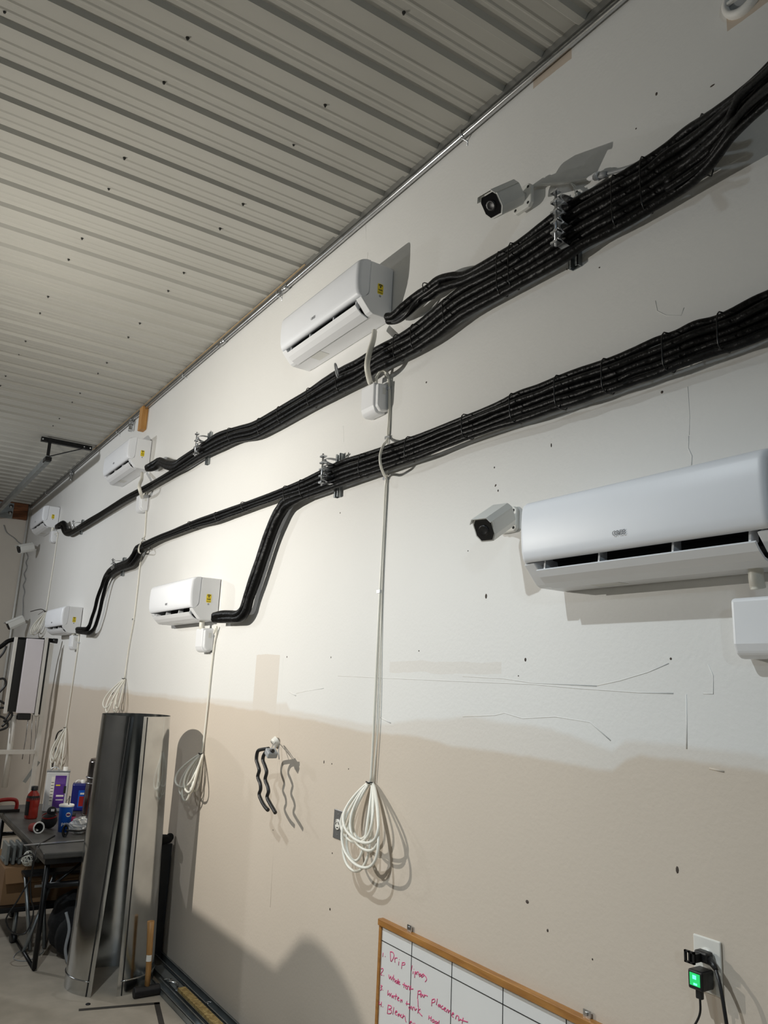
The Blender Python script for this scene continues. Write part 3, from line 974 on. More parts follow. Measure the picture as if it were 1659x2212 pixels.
# ------------------------------------------------------------------ strut channels with clamps
def strut(name, u, v0, v1, n, lb):
    top, bot = W(u, v0, 0), W(u, v1, 0)
    y = (top.y + bot.y) / 2
    z0, z1 = bot.z - 0.055, top.z + 0.03
    root = thing(name, (0, y, z0), lb, 'pipe clamp', 'strut clamps holding the black pipes')
    h = 0.020
    MB().box((-0.003, y - h, z0), (0, y + h, z1)).box((-0.022, y - h, z0), (-0.003, y - h + .003, z1)).box((-0.022, y + h - .003, z0), (-0.003, y + h, z1)).box((-0.022, y - h, z0), (-0.019, y - h + .011, z1)).box((-0.022, y + h - .011, z0), (-0.019, y + h, z1)).build('channel', m_stud, root)
    d = 0.112
    for k in range(n):
        za = bot.z + (top.z - bot.z) * k / n
        zb = bot.z + (top.z - bot.z) * (k + 1) / n
        zm, hz = (za + zb) / 2, (zb - za) / 2
        pts = []
        for q in range(11):
            a = math.pi * q / 10
            pts.append((0.020 + 0.076 * math.sin(a) ** 0.6, zm + hz * 0.97 * math.cos(a)))
        inn = [(max(0.02, a - .004), zm + (b - zm) * 0.93) for a, b in pts]
        MB().prism(pts + inn[::-1], DZ, y - 0.016, y + 0.016).build('clamp', m_zinc, root)
        MB().box((-d, y - 0.017, zb - 0.0035), (-0.09, y + 0.013, zb + 0.0035)).build('ear', m_zinc, root)
    MB().box((-d, y - 0.017, bot.z - 0.004), (-0.09, y + 0.013, bot.z + 0.004)).build('ear', m_zinc, root)
    MB().tube([(-0.104, y - 0.004, bot.z - 0.015), (-0.104, y - 0.004, top.z + 0.012)], 0.0045, 8).build('bolt', m_zinc, root)


strut('strut_clamp', 1247, 440, 548, 5, 'tallest zinc strut clamp, on the upper bundle beneath the upper security camera')
strut('strut_clamp', 737, 996, 1050, 4, 'zinc strut clamp on the lower bundle right above the pipe drop')
strut('strut_clamp', 455, 946, 986, 3, 'zinc strut clamp on the upper bundle at its hump')
strut('strut_clamp', 270, 1213, 1230, 2, 'small zinc strut clamp on the lower bundle at the kink left of the tube')
strut('strut_clamp', 180, 1130, 1143, 1, 'single far zinc strut clamp near the corner air conditioner')


# ------------------------------------------------------------------ security cameras
def camera_unit(base, head, aim, lb, s=1.0):
    base = V(base)
    head = V(head)
    d = V(aim).normalized()
    root = thing('security_camera', base, lb, 'camera', 'white bullet security cameras')
    sd = d.cross(V((0, 0, 1))).normalized()
    u = sd.cross(d).normalized()
    fn = lambda a, b, t: head + sd * a + u * b + d * t
    w_, h_ = 0.040 * s, 0.043 * s
    oc = [(-w_, -h_ * .45), (-w_ * .62, -h_), (w_ * .62, -h_), (w_, -h_ * .45), (w_, h_ * .62), (w_ * .7, h_), (-w_ * .7, h_), (-w_, h_ * .62)]
    hl = 0.075 * s
    MB().prism(oc, fn, -hl, hl * .92).build('housing', m_camw, root, bevel=0.006 * s)
    sh = [(a * 1.06, b * 1.06) for a, b in oc]
    ring = [sh[4], sh[5], sh[6], sh[7]]
    inn = [(a * .95, b * .95) for a, b in ring[::-1]]
    MB().prism(ring + inn, fn, -hl * .85, hl * 1.18).build('sun_shield', m_camw, root)
    fo = [(a * .97, b * .97) for a, b in oc]
    MB().prism(fo, fn, hl * .9, hl * .99).build('front_bezel', m_camw, root)
    fc = [(a * .84, b * .84) for a, b in oc]
    g = MB().prism(fc, fn, hl * .985, hl * 1.02).build('front_glass', m_lens, root)
    MB().lathe([(0, 0.003), (0.012 * s, 0.003), (0.017 * s, 0.006), (0.019 * s, 0.0)], head + d * (hl * 1.015), axis=d, seg=14).build('lens', m_black, g)
    MB().prism([(w_ * 1.0, h_ * .30), (w_ * 1.02, h_ * .30), (w_ * 1.02, h_ * .50), (w_ * 1.0, h_ * .50)], fn, -hl * .7, -hl * .25).build('badge', m_ink, root)
    tail = head - d * hl
    elbow = base + V((-0.055 * s, 0, 0))
    MB().tube([tail + d * .005, tail.lerp(elbow, .45) + V((0, 0, .004)), elbow], [0.013 * s, .015 * s, .017 * s], 10).build('arm', m_camw, root)
    MB().sphere(elbow, .021 * s).build('joint', m_camw, root)
    MB().tube([elbow, base + V((-.012, 0, 0))], [.019 * s, .025 * s], 12).build('neck', m_camw, root)
    q = 0.047 * s
    bp = [(-q, -q * .72), (-q * .72, -q), (q * .72, -q), (q, -q * .72), (q, q * .72), (q * .72, q), (-q * .72, q), (-q, q * .72)]
    pl = MB().prism(bp, lambda a, b, t: base + V((-t, a, b)), 0, .016 * s).build('base_plate', m_camw, root, bevel=.004 * s)
    for a in (-1, 1):
        for b in (-1, 1):
            MB().lathe([(.0055 * s, 0), (.0055 * s, .001), (0, .001)], base + V((-.0162 * s, a * q * .68, b * q * .68)), axis=(-1, 0, 0), seg=8).build('screw', m_ink, pl)


bA = W(1134, 433, 0.02)
camera_unit(bA, V((-.160, 1.798, 3.247)), (-.742, -.085, -.62), 'security camera above the upper bundle near the top right, facing left', 1.0)
bB = W(1103, 1125, 0.0)
camera_unit(bB, V((-.150, 1.824, 2.120)), (-.811, -.224, -.50), 'security camera with dark square face at the left end of the largest air conditioner', .92)
bC = W(68, 1180, 0)
camera_unit(bC, W(56, 1184, .17), (-.9, -.3, -.33), 'tiny far security camera below the corner air conditioner', 1.25)
bD = W(48, 1340, 0)
camera_unit(bD, W(34, 1345, .17), (-.85, -.1, -.5), 'tiny far security camera beside the corner conduit, above the white rack', 1.3)

cc = thing('camera_cable', W(1290, 383, 0), 'grey camera cable with plug connector above the upper bundle', 'cable')
MB().tube(cat_rom([W(1146, 408, .02), W(1160, 400, .012), W(1200, 397, .01), W(1240, 392, .01), W(1275, 385, .012)], 5), .0055, 7).build('cable', m_camw, cc)
MB().tube([W(1272, 386, .012), W(1284, 382, .014), W(1286, 381.5, .014), W(1296, 379.5, .015)], [.007, .011, .0135, .0135], 9).build('plug', m_plastic, cc)
MB().tube([W(1296, 379.5, .015), W(1304, 377, .015), W(1312, 375, .015)], [.012, .011, .008], 9).build('boot', m_grey_pl, cc)
MB().tube(cat_rom([W(1310, 375.5, .014), W(1345, 366, .012), W(1375, 354, .02), W(1405, 340, .05)], 5), .006, 7).build('cable', m_grey_pl, cc)
MB().tube(cat_rom([W(1228, 394, .01), W(1241, 400, .012), W(1246, 412, .015), W(1247, 425, .03)], 4), .0028, 5).build('wire', m_camw, cc)
MB().tube(cat_rom([W(1232, 395, .01), W(1238, 402, .012), W(1242, 414, .015), W(1244, 427, .03)], 4), .0028, 5).build('wire', m_camw, cc)
fc_ = thing('camera_cable', W(60, 1200, 0), 'thin dark cable snaking down the far corner below the tiny camera', 'cable')
MB().tube(cat_rom([W(54, 1190, .02), W(60, 1203, .01), W(56, 1215, .01), W(58, 1226, .01), (W(52, 1240, .01)), W(55, 1252, .01), W(50, 1265, .01), W(53, 1278, .01), W(50, 1294, .01), W(50, 1310, .01), W(49, 1335, .02)], 4), .006, 5).build('cable', m_grey_pl, fc_)

# ------------------------------------------------------------------ white outlet with plugs
yc, zc = 1.226, 1.004
t = thing('wall_outlet', (0, yc, zc - .06), 'white duplex wall outlet with two black plugs, low at the right', 'outlet')
MB().box((-.0065, yc - .036, zc - .059), (0, yc + .036, zc + .059)).build('cover_plate', m_plate, t, bevel=.004, bseg=3)
for dz in (.02, -.02):
    MB().lathe([(.0175, .0065), (.0175, .0085), (0, .0085)], (0, yc, zc + dz), axis=(-1, 0, 0), seg=16).build('receptacle', m_plate, t)
t = thing('power_plug', (-.03, yc, zc + .01), 'flat black power plug in the upper socket of the white outlet', 'plug')
MB().box((-.034, yc - .020, zc + .010), (-.009, yc + .016, zc + .034)).build('plug_body', m_black, t, bevel=.005)
fr = MB().box((-.058, yc - .002, zc + .008), (-.052, yc + .024, zc + .012)).box((-.058, yc - .002, zc + .030), (-.052, yc + .024, zc + .034)).box((-.058, yc - .002, zc + .008), (-.052, yc + .002, zc + .034)).box((-.058, yc + .020, zc + .008), (-.052, yc + .024, zc + .034)).box((-.058, yc + .009, zc + .008), (-.052, yc + .013, zc + .034)).box((-.053, yc - .004, zc + .012), (-.033, yc + .010, zc + .030))
fr.build('pull_grip', m_black, t)
MB().tube([(-.024, yc - .018, zc + .020), (-.030, yc - .034, zc + .012), (-.034, yc - .042, zc + .006)], [.009, .007, .005], 8).build('strain_relief', m_black, t)
MB().tube(cat_rom([(-.033, yc - .040, zc + .007), (-.045, yc - .058, zc - .02), (-.05, yc - .070, zc - .07), (-.05, yc - .078, zc - .13), (-.05, yc - .088, zc - .22), (-.045, yc - .10, zc - .36)], 6), .0042, 8).build('cord', m_black, t)
t = thing('usb_charger', (-.04, yc, zc - .045), 'black cube charger with glowing green window in the lower socket', 'charger')
MB().box((-.054, yc - .019, zc - .045), (-.009, yc + .019, zc - .004)).build('charger_body', m_black, t, bevel=.004)
g = MB().box((-.0552, yc - .013, zc - .036), (-.0538, yc + .013, zc - .010)).build('glowing_window', m_led, t)
MB().box((-.0560, yc - .004, zc - .022), (-.0551, yc + .005, zc - .014)).build('led', m_ledb, g)
MB().box((-.0560, yc - .006, zc - .034), (-.0551, yc + .003, zc - .030)).build('led', m_ledb, g)
MB().box((-.046, yc - .010, zc - .064), (-.036, yc + .006, zc - .044)).build('connector', m_black, t, bevel=.002)
MB().tube(cat_rom([(-.041, yc - .002, zc - .062), (-.042, yc - .002, zc - .09), (-.044, yc + .008, zc - .115), (-.05, yc + .03, zc - .15), (-.06, yc + .06, zc - .21)], 6), .0026, 7).build('cord', m_black, t)

# grey outlet plate behind the coil
p = W(732, 1781, 0)
t = thing('twist_lock_outlet', (0, p.y, p.z - .055), 'grey metal outlet plate with round socket beside the large tube coil', 'outlet')
MB().box((-.005, p.y - .036, p.z - .056), (0, p.y + .036, p.z + .056)).build('cover_plate', m_steelplate, t, bevel=.002)
MB().lathe([(.021, .004), (.021, .009), (.019, .010)], (0, p.y, p.z), axis=(-1, 0, 0), seg=20).build('socket_ring', m_plate, t)
MB().lathe([(.019, .008), (0, .008)], (0, p.y, p.z), axis=(-1, 0, 0), seg=20).build('socket_face', m_plate, t)
for a in (0.4, 2.5, 4.6):
    MB().cbox((-.0085, p.y + .011 * math.cos(a), p.z + .011 * math.sin(a)), .001, .004, .012, Matrix.Rotation(a, 3, 'X')).build('slot', m_ink, t)
for s in (-1, 1):
    MB().lathe([(.003, .006), (0, .007)], (0, p.y, p.z + s * .040), axis=(-1, 0, 0), seg=8).build('screw', m_zinc, t)

# dangling wavy black leads from a knocked-out wall box
k = W(600, 1600, 0)
t = thing('wire_whip', (-.05, k.y, k.z - .3), 'two wavy black leads dangling from a white wall stub', 'wire')
MB().lathe([(.026, 0), (.024, .02), (.018, .03), (.016, .02), (.016, .005)], k, axis=(-.8, .15, -.6), seg=10).build('wall_stub', m_plate, t)
c1, c2 = W(583, 1620, .12), W(589, 1634, .10)
MB().cbox((c1 + c2) / 2, .05, .045, .03, Matrix.Rotation(.5, 3, 'X')).build('grey_clip', m_grey_pl, t, bevel=.006)
for a, b in ((W(596, 1603, .02), W(585, 1622, .11)), (W(603, 1606, .02), W(590, 1628, .10)), (W(600, 1604, .03), W(594, 1622, .09)), (W(604, 1607, .02), W(603, 1640, .05))):
    MB().tube([a, (a + b) / 2 + V((-.005, 0, .003)), b], .0022, 5).build('wire', m_grey_pl, t)
for pts in ([(580, 1617), (566, 1619), (557, 1623), (554, 1640), (557, 1652), (560, 1664), (557, 1678), (562, 1692), (563, 1705), (560, 1716), (565, 1730), (572, 1742), (579, 1750)],
            [(590, 1622), (576, 1624), (570, 1631), (568, 1642), (573, 1656), (576, 1668), (573, 1684), (578, 1698), (580, 1710), (577, 1722), (583, 1735), (590, 1747), (595, 1756)]):
    MB().tube(cat_rom([W(u, v, .115) for u, v in pts], 5), .0085, 8).build('black_lead', m_black, t)

# ------------------------------------------------------------------ whiteboard
BO = .012
a0 = W(816, 1986, .024)
yl, zt = a0.y, a0.z + .004
yr, zb = 0.75, 0.12
wb = thing('whiteboard', (0, (yl + yr) / 2, zb), 'oak framed whiteboard with magenta handwriting at the bottom right', 'whiteboard')
MB().box((-BO, yr, zb), (0, yl - .006, zt - .006)).build('board_face', m_board, wb)
fw = .022
MB().box((-.024, yr, zt - fw), (0, yl, zt)).build('frame_top', m_wood, wb, bevel=.002)
MB().box((-.018, yl - .015, zb), (-.0005, yl, zt - fw)).build('frame_side', m_wood, wb, bevel=.002)
MB().box((-.024, yr, zb - fw), (0, yl, zb)).build('frame_bottom', m_wood, wb, bevel=.002)
MB().box((-.024, yr - fw, zb - fw), (0, yr, zt)).build('frame_side', m_wood, wb, bevel=.002)
BP = BO + .0008
h0 = W(826, 2032, BP)
MB().box((-BP - .0004, yr, h0.z - .0012), (-BO, yl - .015, h0.z + .0012)).build('grid_line', m_line, wb)
MB().box((-BP - .0004, yr, h0.z - .3212), (-BO, yl - fw, h0.z - .3188)).build('grid_line', m_line, wb)
for u, v in ((888, 2090), (976, 2090), (1086, 2160), (1223, 2205), (1400, 2290)):
    q = W(u, v, BP)
    MB().box((-BP - .0004, q.y - .0012, zb), (-BO, q.y + .0012, zt - fw)).build('grid_line', m_line, wb)
for u, v, hh in ((884, 1999, .02), (1267, 2186, .018)):
    q = W(u, v, .01)
    MB().box((-.010, q.y - .012, zt - .004), (-.006, q.y + .012, zt + hh)).box((-.0130, q.y - .004, zt + hh * .3), (-.010, q.y + .004, zt + hh * .75)).build('hanger', m_zinc, wb)
ST = {
 '1': [[(178, 625), (172, 680)], [(203, 676), (207, 682)]],
 'Drip': [[(275, 612), (282, 745)], [(275, 612), (310, 620), (328, 660), (315, 705), (290, 748)], [(335, 690), (340, 760)], [(338, 715), (350, 695), (372, 700)], [(395, 745), (390, 800)], [(401, 715), (402, 722)], [(440, 762), (430, 845)], [(438, 765), (470, 760), (478, 785), (455, 795), (436, 790)]],
 'lines': [[(578, 800), (565, 870)], [(592, 880), (588, 915)], [(600, 848), (601, 854)], [(615, 890), (612, 970)], [(617, 885), (635, 900), (618, 920)], [(640, 930), (645, 890), (665, 895), (668, 935)], [(672, 935), (690, 915), (700, 935), (675, 955)], [(700, 950), (730, 915), (735, 945), (705, 965)], [(740, 930), (770, 965), (775, 1000), (755, 1025)]],
 '2': [[(150, 850), (170, 840), (178, 865), (145, 920), (165, 935)], [(184, 938), (187, 943)]],
 'whole': [[(255, 925), (265, 985), (282, 945), (290, 1000), (310, 955)], [(322, 930), (315, 1020)], [(316, 990), (335, 985), (338, 1030)], [(345, 1020), (360, 1005), (370, 1025), (355, 1045), (345, 1020)], [(385, 985), (372, 1055)], [(385, 1045), (405, 1030), (395, 1015), (380, 1050), (412, 1062)]],
 'tent': [[(470, 1035), (462, 1105)], [(445, 1060), (490, 1075)], [(482, 1085), (505, 1090), (495, 1075), (485, 1110), (505, 1125)], [(510, 1135), (518, 1085), (540, 1095), (540, 1140)], [(560, 1080), (550, 1160)], [(545, 1125), (592, 1125)]],
 'par': [[(660, 1150), (650, 1260)], [(655, 1155), (690, 1150), (700, 1185), (665, 1200)], [(715, 1215), (705, 1195), (690, 1215), (700, 1235), (722, 1200), (730, 1240)], [(745, 1195), (740, 1245)], [(742, 1225), (760, 1210), (790, 1225)], [(656, 1260), (660, 1370)]],
 'placement': [[(850, 1275), (845, 1360)], [(850, 1275), (885, 1262), (890, 1300), (855, 1315)], [(925, 1260), (910, 1345)], [(950, 1335), (935, 1350), (945, 1370), (965, 1340), (965, 1385)], [(1000, 1355), (980, 1370), (985, 1400), (1010, 1400)], [(1020, 1405), (1040, 1390), (1025, 1380), (1015, 1415), (1040, 1430)], [(1050, 1445), (1060, 1410), (1075, 1415), (1075, 1455), (1090, 1425), (1105, 1430), (1105, 1475)], [(1125, 1475), (1150, 1470), (1140, 1450), (1120, 1490), (1145, 1515)], [(1175, 1540), (1190, 1490), (1220, 1510), (1215, 1560), (1250, 1540)], [(1280, 1520), (1265, 1600)], [(1230, 1545), (1345, 1582)]],
 '3': [[(145, 1075), (165, 1085), (145, 1105), (160, 1120), (140, 1145)], [(171, 1138), (174, 1143)]],
 'water': [[(245, 1140), (240, 1210), (265, 1180), (270, 1225), (290, 1180)], [(310, 1215), (295, 1220), (300, 1245), (320, 1215), (322, 1255)], [(355, 1190), (345, 1270)], [(330, 1220), (370, 1225)], [(370, 1260), (395, 1250), (385, 1235), (372, 1275), (400, 1285)], [(420, 1265), (415, 1310)], [(418, 1285), (440, 1275), (435, 1310)]],
 'tank': [[(505, 1290), (500, 1350)], [(490, 1325), (545, 1335)], [(545, 1365), (530, 1380), (545, 1405), (565, 1360), (570, 1405)], [(580, 1420), (590, 1375), (610, 1385), (615, 1420), (640, 1395)], [(665, 1370), (655, 1460)], [(690, 1400), (660, 1430), (715, 1500)]],
 'hood': [[(810, 1490), (805, 1545)], [(840, 1500), (835, 1565)], [(808, 1515), (840, 1530)], [(860, 1545), (850, 1570), (870, 1585), (880, 1555), (860, 1545)], [(895, 1570), (890, 1600), (910, 1605), (915, 1575), (895, 1570)], [(950, 1560), (936, 1640)], [(935, 1580), (920, 1600), (930, 1620)]],
 '4': [[(125, 1295), (122, 1335), (150, 1335)], [(155, 1300), (150, 1370)], [(171, 1368), (174, 1373)]],
 'bleach': [[(245, 1345), (235, 1465)], [(245, 1345), (285, 1360), (290, 1390), (250, 1405), (290, 1420), (285, 1460), (240, 1465)], [(325, 1375), (310, 1475)], [(345, 1450), (370, 1440), (355, 1425), (340, 1465), (365, 1485)], [(400, 1465), (380, 1475), (385, 1500), (405, 1470), (412, 1505)], [(430, 1475), (415, 1500), (440, 1520)], [(455, 1470), (445, 1530)], [(450, 1510), (475, 1495), (485, 1560), (495, 1580)], [(545, 1595), (570, 1580), (555, 1570), (545, 1605), (570, 1625)], [(590, 1590), (590, 1630)], [(610, 1590), (620, 1630)]],
}
for key, strokes in ST.items():
    mb = MB()
    for s in strokes:
        mb.tube(cat_rom([W(800 + x / 6.381, 1960 + y / 6.381, BP - .0006) for x, y in s], 3), .0016, 5)
    mb.build('handwriting', m_marker, wb)

# ------------------------------------------------------------------ open sheet metal duct
dc = V((-.356, 4.60, 0))
t = thing('sheet_metal_duct', dc, 'tall open round galvanized duct standing upright by the wall, seam facing out', 'duct')


def shell(zs, thick=.0022):
    mb = MB()
    NS = 56
    for layer, dr in ((0, 0), (1, -thick)):
        vs = []
        for z in zs:
            f = z / 1.375
            r = .226 + (.187 - .226) * f + dr
            gc = math.radians(248 + 9 * f)
            gh = math.radians(16 - 8 * f)
            cx_, cy_ = dc.x - .012 * f, dc.y
            for k in range(NS + 1):
                a = gc + gh + (2 * math.pi - 2 * gh) * k / NS
                vs.append((cx_ + r * math.cos(a), cy_ + r * math.sin(a), z))
        fs = [(i * (NS + 1) + k, i * (NS + 1) + k + 1, (i + 1) * (NS + 1) + k + 1, (i + 1) * (NS + 1) + k) for i in range(len(zs) - 1) for k in range(NS)]
        mb.add(vs, fs, True)
    return mb


def dpt(z, da, dr=0.0, side=1):
    f = z / 1.375
    r = .226 + (.187 - .226) * f + dr
    a = math.radians(248 + 9 * f) + side * (math.radians(16 - 8 * f) + da)
    return V((dc.x - .012 * f + r * math.cos(a), dc.y + r * math.sin(a), z))


zs = [0.0, .06, .066, .07, .076, .25, .5, .75, 1.0, 1.25, 1.375]
sh_ = shell(zs)
sh_.build('shell', m_galv, t)
for side, nm in ((1, 'seam_fold'), (-1, 'seam_fold')):
    for da, wd, dr in ((.03, .016, .003), (.11, .006, .003)):
        zz_ = [.001 + 1.37 * i / 12 for i in range(13)]
        mb = MB()
        vs, fs = [], []
        for i, z in enumerate(zz_):
            for q in (-1, 1):
                for e in (dr, -.001):
                    vs.append(dpt(z, da + q * wd * 2, e, side))
        for i in range(12):
            b = i * 4
            fs += [(b, b + 2, b + 6, b + 4), (b + 1, b + 3, b + 7, b + 5), (b, b + 1, b + 5, b + 4), (b + 2, b + 3, b + 7, b + 6)]
        fs += [(0, 1, 3, 2), (48, 49, 51, 50)]
        mb.add(vs, fs)
        mb.build(nm, m_galv if da < .05 else m_ink, t)
MB().tube([(dc.x + .2265 * math.cos(a), dc.y + .2265 * math.sin(a), .068) for a in [math.radians(268 + 320 * k / 40) for k in range(41)]], .003, 6).build('crimp_bead', m_galv, t)

# ------------------------------------------------------------------ sledge hammer
hb = F(318, 2153, 0)
hx = V((1, 0.02, 0)).normalized()
t = thing('sledge_hammer', (hb.x, hb.y, 0), 'short sledge hammer standing on its black head in front of the duct', 'hammer')
oc = [(.027 * math.cos(math.radians(22.5 + 45 * k)), .025 + .0272 * math.sin(math.radians(22.5 + 45 * k))) for k in range(8)]
hc = V((-.247, 4.315, 0))
MB().prism(oc, lambda a, b, q: hc + V((q, a, b)), -.066, .066).build('hammer_head', m_iron, t, bevel=.004)
MB().tube([hc + V((0, 0, .045)), hc + V((.0, .002, .12)), hc + V((-.004, .004, .2)), hc + V((-.008, .006, .28)), hc + V((-.012, .008, .352))], [.013, .0145, .0155, .0165, .0185], 10).build('handle', m_handle, t)
MB().lathe([(.0172, 0), (.0172, .03)], hc + V((-.0035, .004, .165)), seg=10, a0=math.radians(200), a1=math.radians(300)).build('handle_label', m_plate, t)

# ------------------------------------------------------------------ steel studs and strip along the wall foot
def stud(xc, ya, yb, z, wd, ht, lb, flip=False):
    t = thing('steel_stud', (xc, ya, z), lb, 'metal stud', 'steel studs along the wall')
    mb = MB().box((xc - wd / 2, ya, z), (xc + wd / 2, yb, z + .002)) if not flip else MB().box((xc - wd / 2, ya, z + ht - .002), (xc + wd / 2, yb, z + ht))
    mb.box((xc - wd / 2, ya, z), (xc - wd / 2 + .002, yb, z + ht)).box((xc + wd / 2 - .002, ya, z), (xc + wd / 2, yb, z + ht))
    if not flip:
        mb.box((xc - wd / 2, ya, z + ht - .002), (xc - wd / 2 + .009, yb, z + ht)).box((xc + wd / 2 - .009, ya, z + ht - .002), (xc + wd / 2, yb, z + ht))
    mb.build('channel', m_stud, t)
    for y in (ya + .12, ya + .75, yb - .25):
        MB().box((xc - .008, y, z + (.0005 if flip else .002)), (xc + .008, y + .05, z + (.001 if flip else .0026))).build('knockout', m_ink, t)


stud(-.032, 2.2, 5.2, 0, .055, .042, 'grey steel stud pressed against the foot of the white wall')
stud(-.095, 2.3, 4.62, 0, .058, .034, 'grey steel stud carrying the rough wood strip', True)
stud(-.155, 2.5, 4.45, 0, .050, .030, 'outermost grey steel stud on the floor beside the hammer')
for q in ((-.086, 4.30, .0345), (-.06, 4.1, .042)):
    pass
tag(MB().box((-.118, 2.9, .0345), (-.078, 4.22, .050)).build('wood_strip', m_osb), 'rough yellow strand-board strip lying on the steel studs', 'wood strip')
tag(MB().tube(cat_rom([V((-.13, 4.40, .035)), V((-.10, 4.36, .042)), V((-.125, 4.33, .046)), V((-.09, 4.30, .042)), V((-.11, 4.26, .05))], 4), .006, 6).build('foil_scrap', m_galv), 'crumpled shiny foil scrap on the studs behind the hammer', 'scrap')
for q, l2 in (((-.045, 3.98, .046), 'shiny screw clip on the stud nearest the wall'),):
    tag(MB().tube([V(q) + V((.012 * math.cos(a), .012 * math.sin(a), 0)) for a in [k * .6 for k in range(8)]], .003, 5).build('wire_clip', m_zinc), l2, 'clip')

# tape and specks on the floor
a, b, c = F(170, 2182), F(340, 2168), F(352, 2225)
tp = MB()
tp.bar(a + V((0, 0, .0006)), b + V((.012, 0, .0006)), .026, .0012).bar(b + V((0, .012, .0006)), c + V((0, 0, .0006)), .026, .0012)
tag(tp.build('floor_tape', m_tape), 'dark L-shaped tape mark on the floor before the hammer', 'tape')
tag(MB().lathe([(.012, 0), (.012, .004), (.006, .006), (0, .006)], F(190, 2170), seg=8).build('floor_bolt', m_iron), 'small dark bolt head in the floor in front of the duct', 'bolt')

# ------------------------------------------------------------------ black board between duct and wall
t = thing('leaning_board', (-.05, 4.8, 0), 'black board standing on edge between duct and wall', 'board')
MB().box((-.115, 4.80, 0), (-.008, 4.83, .628)).build('board_face', M('charcoal_panel', (.022, .025, .03), .5, noise=.2), t, bevel=.003)
MB().box((-.118, 4.785, 0), (-.095, 4.80, .62)).build('edge_rail', m_blackm, t)
tag(MB().sphere((-.07, 4.80, .655), .045, (1.3, 1, .62)).sphere((-.115, 4.79, .672), .022, (1, 1, 1.3)).sphere((-.03, 4.80, .665), .02, (1.2, 1, 1.2)).build('work_glove', m_fabric), 'crumpled black glove on top of the black board', 'glove')

# ------------------------------------------------------------------ folding table
TZ = .61
t = thing('folding_table', (-.37, 5.7, 0), 'worn black folding table behind the duct, covered in clutter', 'table')
MB().box((-.715, 4.86, TZ - .032), (-.06, 6.62, TZ)).build('table_top', m_table, t, bevel=.008, bseg=3)
MB().box((-.700, 4.88, TZ - .062), (-.672, 6.6, TZ - .0325)).box((-.10, 4.88, TZ - .062), (-.075, 6.6, TZ - .0325)).box((-.672, 4.88, TZ - .062), (-.10, 4.91, TZ - .0325)).build('apron', m_blackm, t)
for x in (-.676, -.09):
    for y in (4.915, 6.5):
        MB().tube([(x, y, TZ - .06), (x, y, .012)], .0145, 8).build('leg', m_blackm, t)
MB().tube([(-.676, 4.915, .43), (-.09, 4.915, .43)], .016, 8).build('crossbar', m_blackm, t)
MB().tube([(-.676, 4.93, .39), (-.40, 5.0, .575)], .008, 6).build('brace', m_blackm, t)
MB().tube([(-.676, 4.92, .010), (-.676, 5.6, .010)], .010, 8).build('foot_bar', m_blackm, t)
MB().tube([(-.676, 6.5, .43), (-.09, 6.5, .43)], .014, 8).build('crossbar', m_blackm, t)


def at(u, v, z=TZ):
    return F(u, v, z)


def scale_at(p):                       # metres per pixel at a point
    d = RM.transposed() @ (p - CAM)
    return d.z / FPX


# sports drink bottle
b = at(66, 1768); s = scale_at(b)
R_, Hh = 13.5 * s, 66 * s
t = thing('drink_bottle', b, 'red sports drink bottle with black cap on the folding table', 'bottle')
MB().lathe([(0, 0), (R_ * .9, 0), (R_, .01), (R_ * .97, Hh * .25), (R_, Hh * .30), (R_ * .95, Hh * .34), (R_, Hh * .4), (R_ * 1.04, Hh * .62), (R_ * .85, Hh * .76), (R_ * .42, Hh * .87), (R_ * .42, Hh * .9)], b, seg=20).build('body', m_redb, t)
MB().lathe([(R_ * .52, Hh * .88), (R_ * .52, Hh * 1.0), (R_ * .45, Hh * 1.01), (0, Hh * 1.01)], b, seg=16).build('cap', m_black, t)
MB().lathe([(R_ * 1.005, Hh * .12), (R_ * 1.03, Hh * .55)], b, seg=16, a0=math.radians(170), a1=math.radians(235)).build('label', m_ink, t)
MB().lathe([(R_ * 1.05, Hh * .60), (R_ * .93, Hh * .72)], b, seg=16, a0=math.radians(160), a1=math.radians(330)).build('label_band', m_ink, t)

# solvent tin
b = at(116, 1752); s = scale_at(b)
Wd, Dp, Hh = .155, .09, 83 * s
t = thing('solvent_tin', b, 'silver solvent tin with purple label and white spout cap at the table back', 'can')
Rz = Matrix.Rotation(math.radians(-14), 3, 'Z')
MB().cbox(b + V((0, 0, Hh / 2)), Wd, Dp, Hh, Rz).build('body', m_tin, t, bevel=.012, bseg=3)
MB().cbox(b + V((0, 0, Hh)), Wd * 1.03, Dp * 1.05, .008, Rz).build('rim', m_zinc, t)
fr = lambda x, z, sx, sz, nm, mt, dp=.0015: MB().cbox(b + Rz @ V((x, -Dp / 2 - .0006, z)), sx, dp, sz, Rz).build(nm, mt, t)
fr(.022, Hh * .5, .075, Hh * .80, 'label', m_purple)
fr(.022, Hh * .76, .066, Hh * .14, 'label_picture', M('violet_print', (.16, .07, .36), .4, noise=.3), .0022)
fr(.008, Hh * .66, .03, Hh * .03, 'label_flash', m_yellow, .0024)
fr(-.030, Hh * .52, .022, Hh * .70, 'label_strip', m_plate)
for k in range(7):
    fr(-.030, Hh * (.28 + .075 * k), .018, .004, 'print_line', m_ink, .0022)
fr(.028, Hh * .40, .05, .012, 'print_line', m_plate, .0022)
fr(.028, Hh * .30, .05, .006, 'print_line', m_plate, .0022)
fr(.056, Hh * .55, .016, .05, 'print_line', m_ink, .0022)
MB().lathe([(.018, Hh), (.018, Hh + .026), (.014, Hh + .028), (0, Hh + .028)], b + Rz @ V((.045, 0, 0)), seg=14).build('spout_cap', m_white, t)
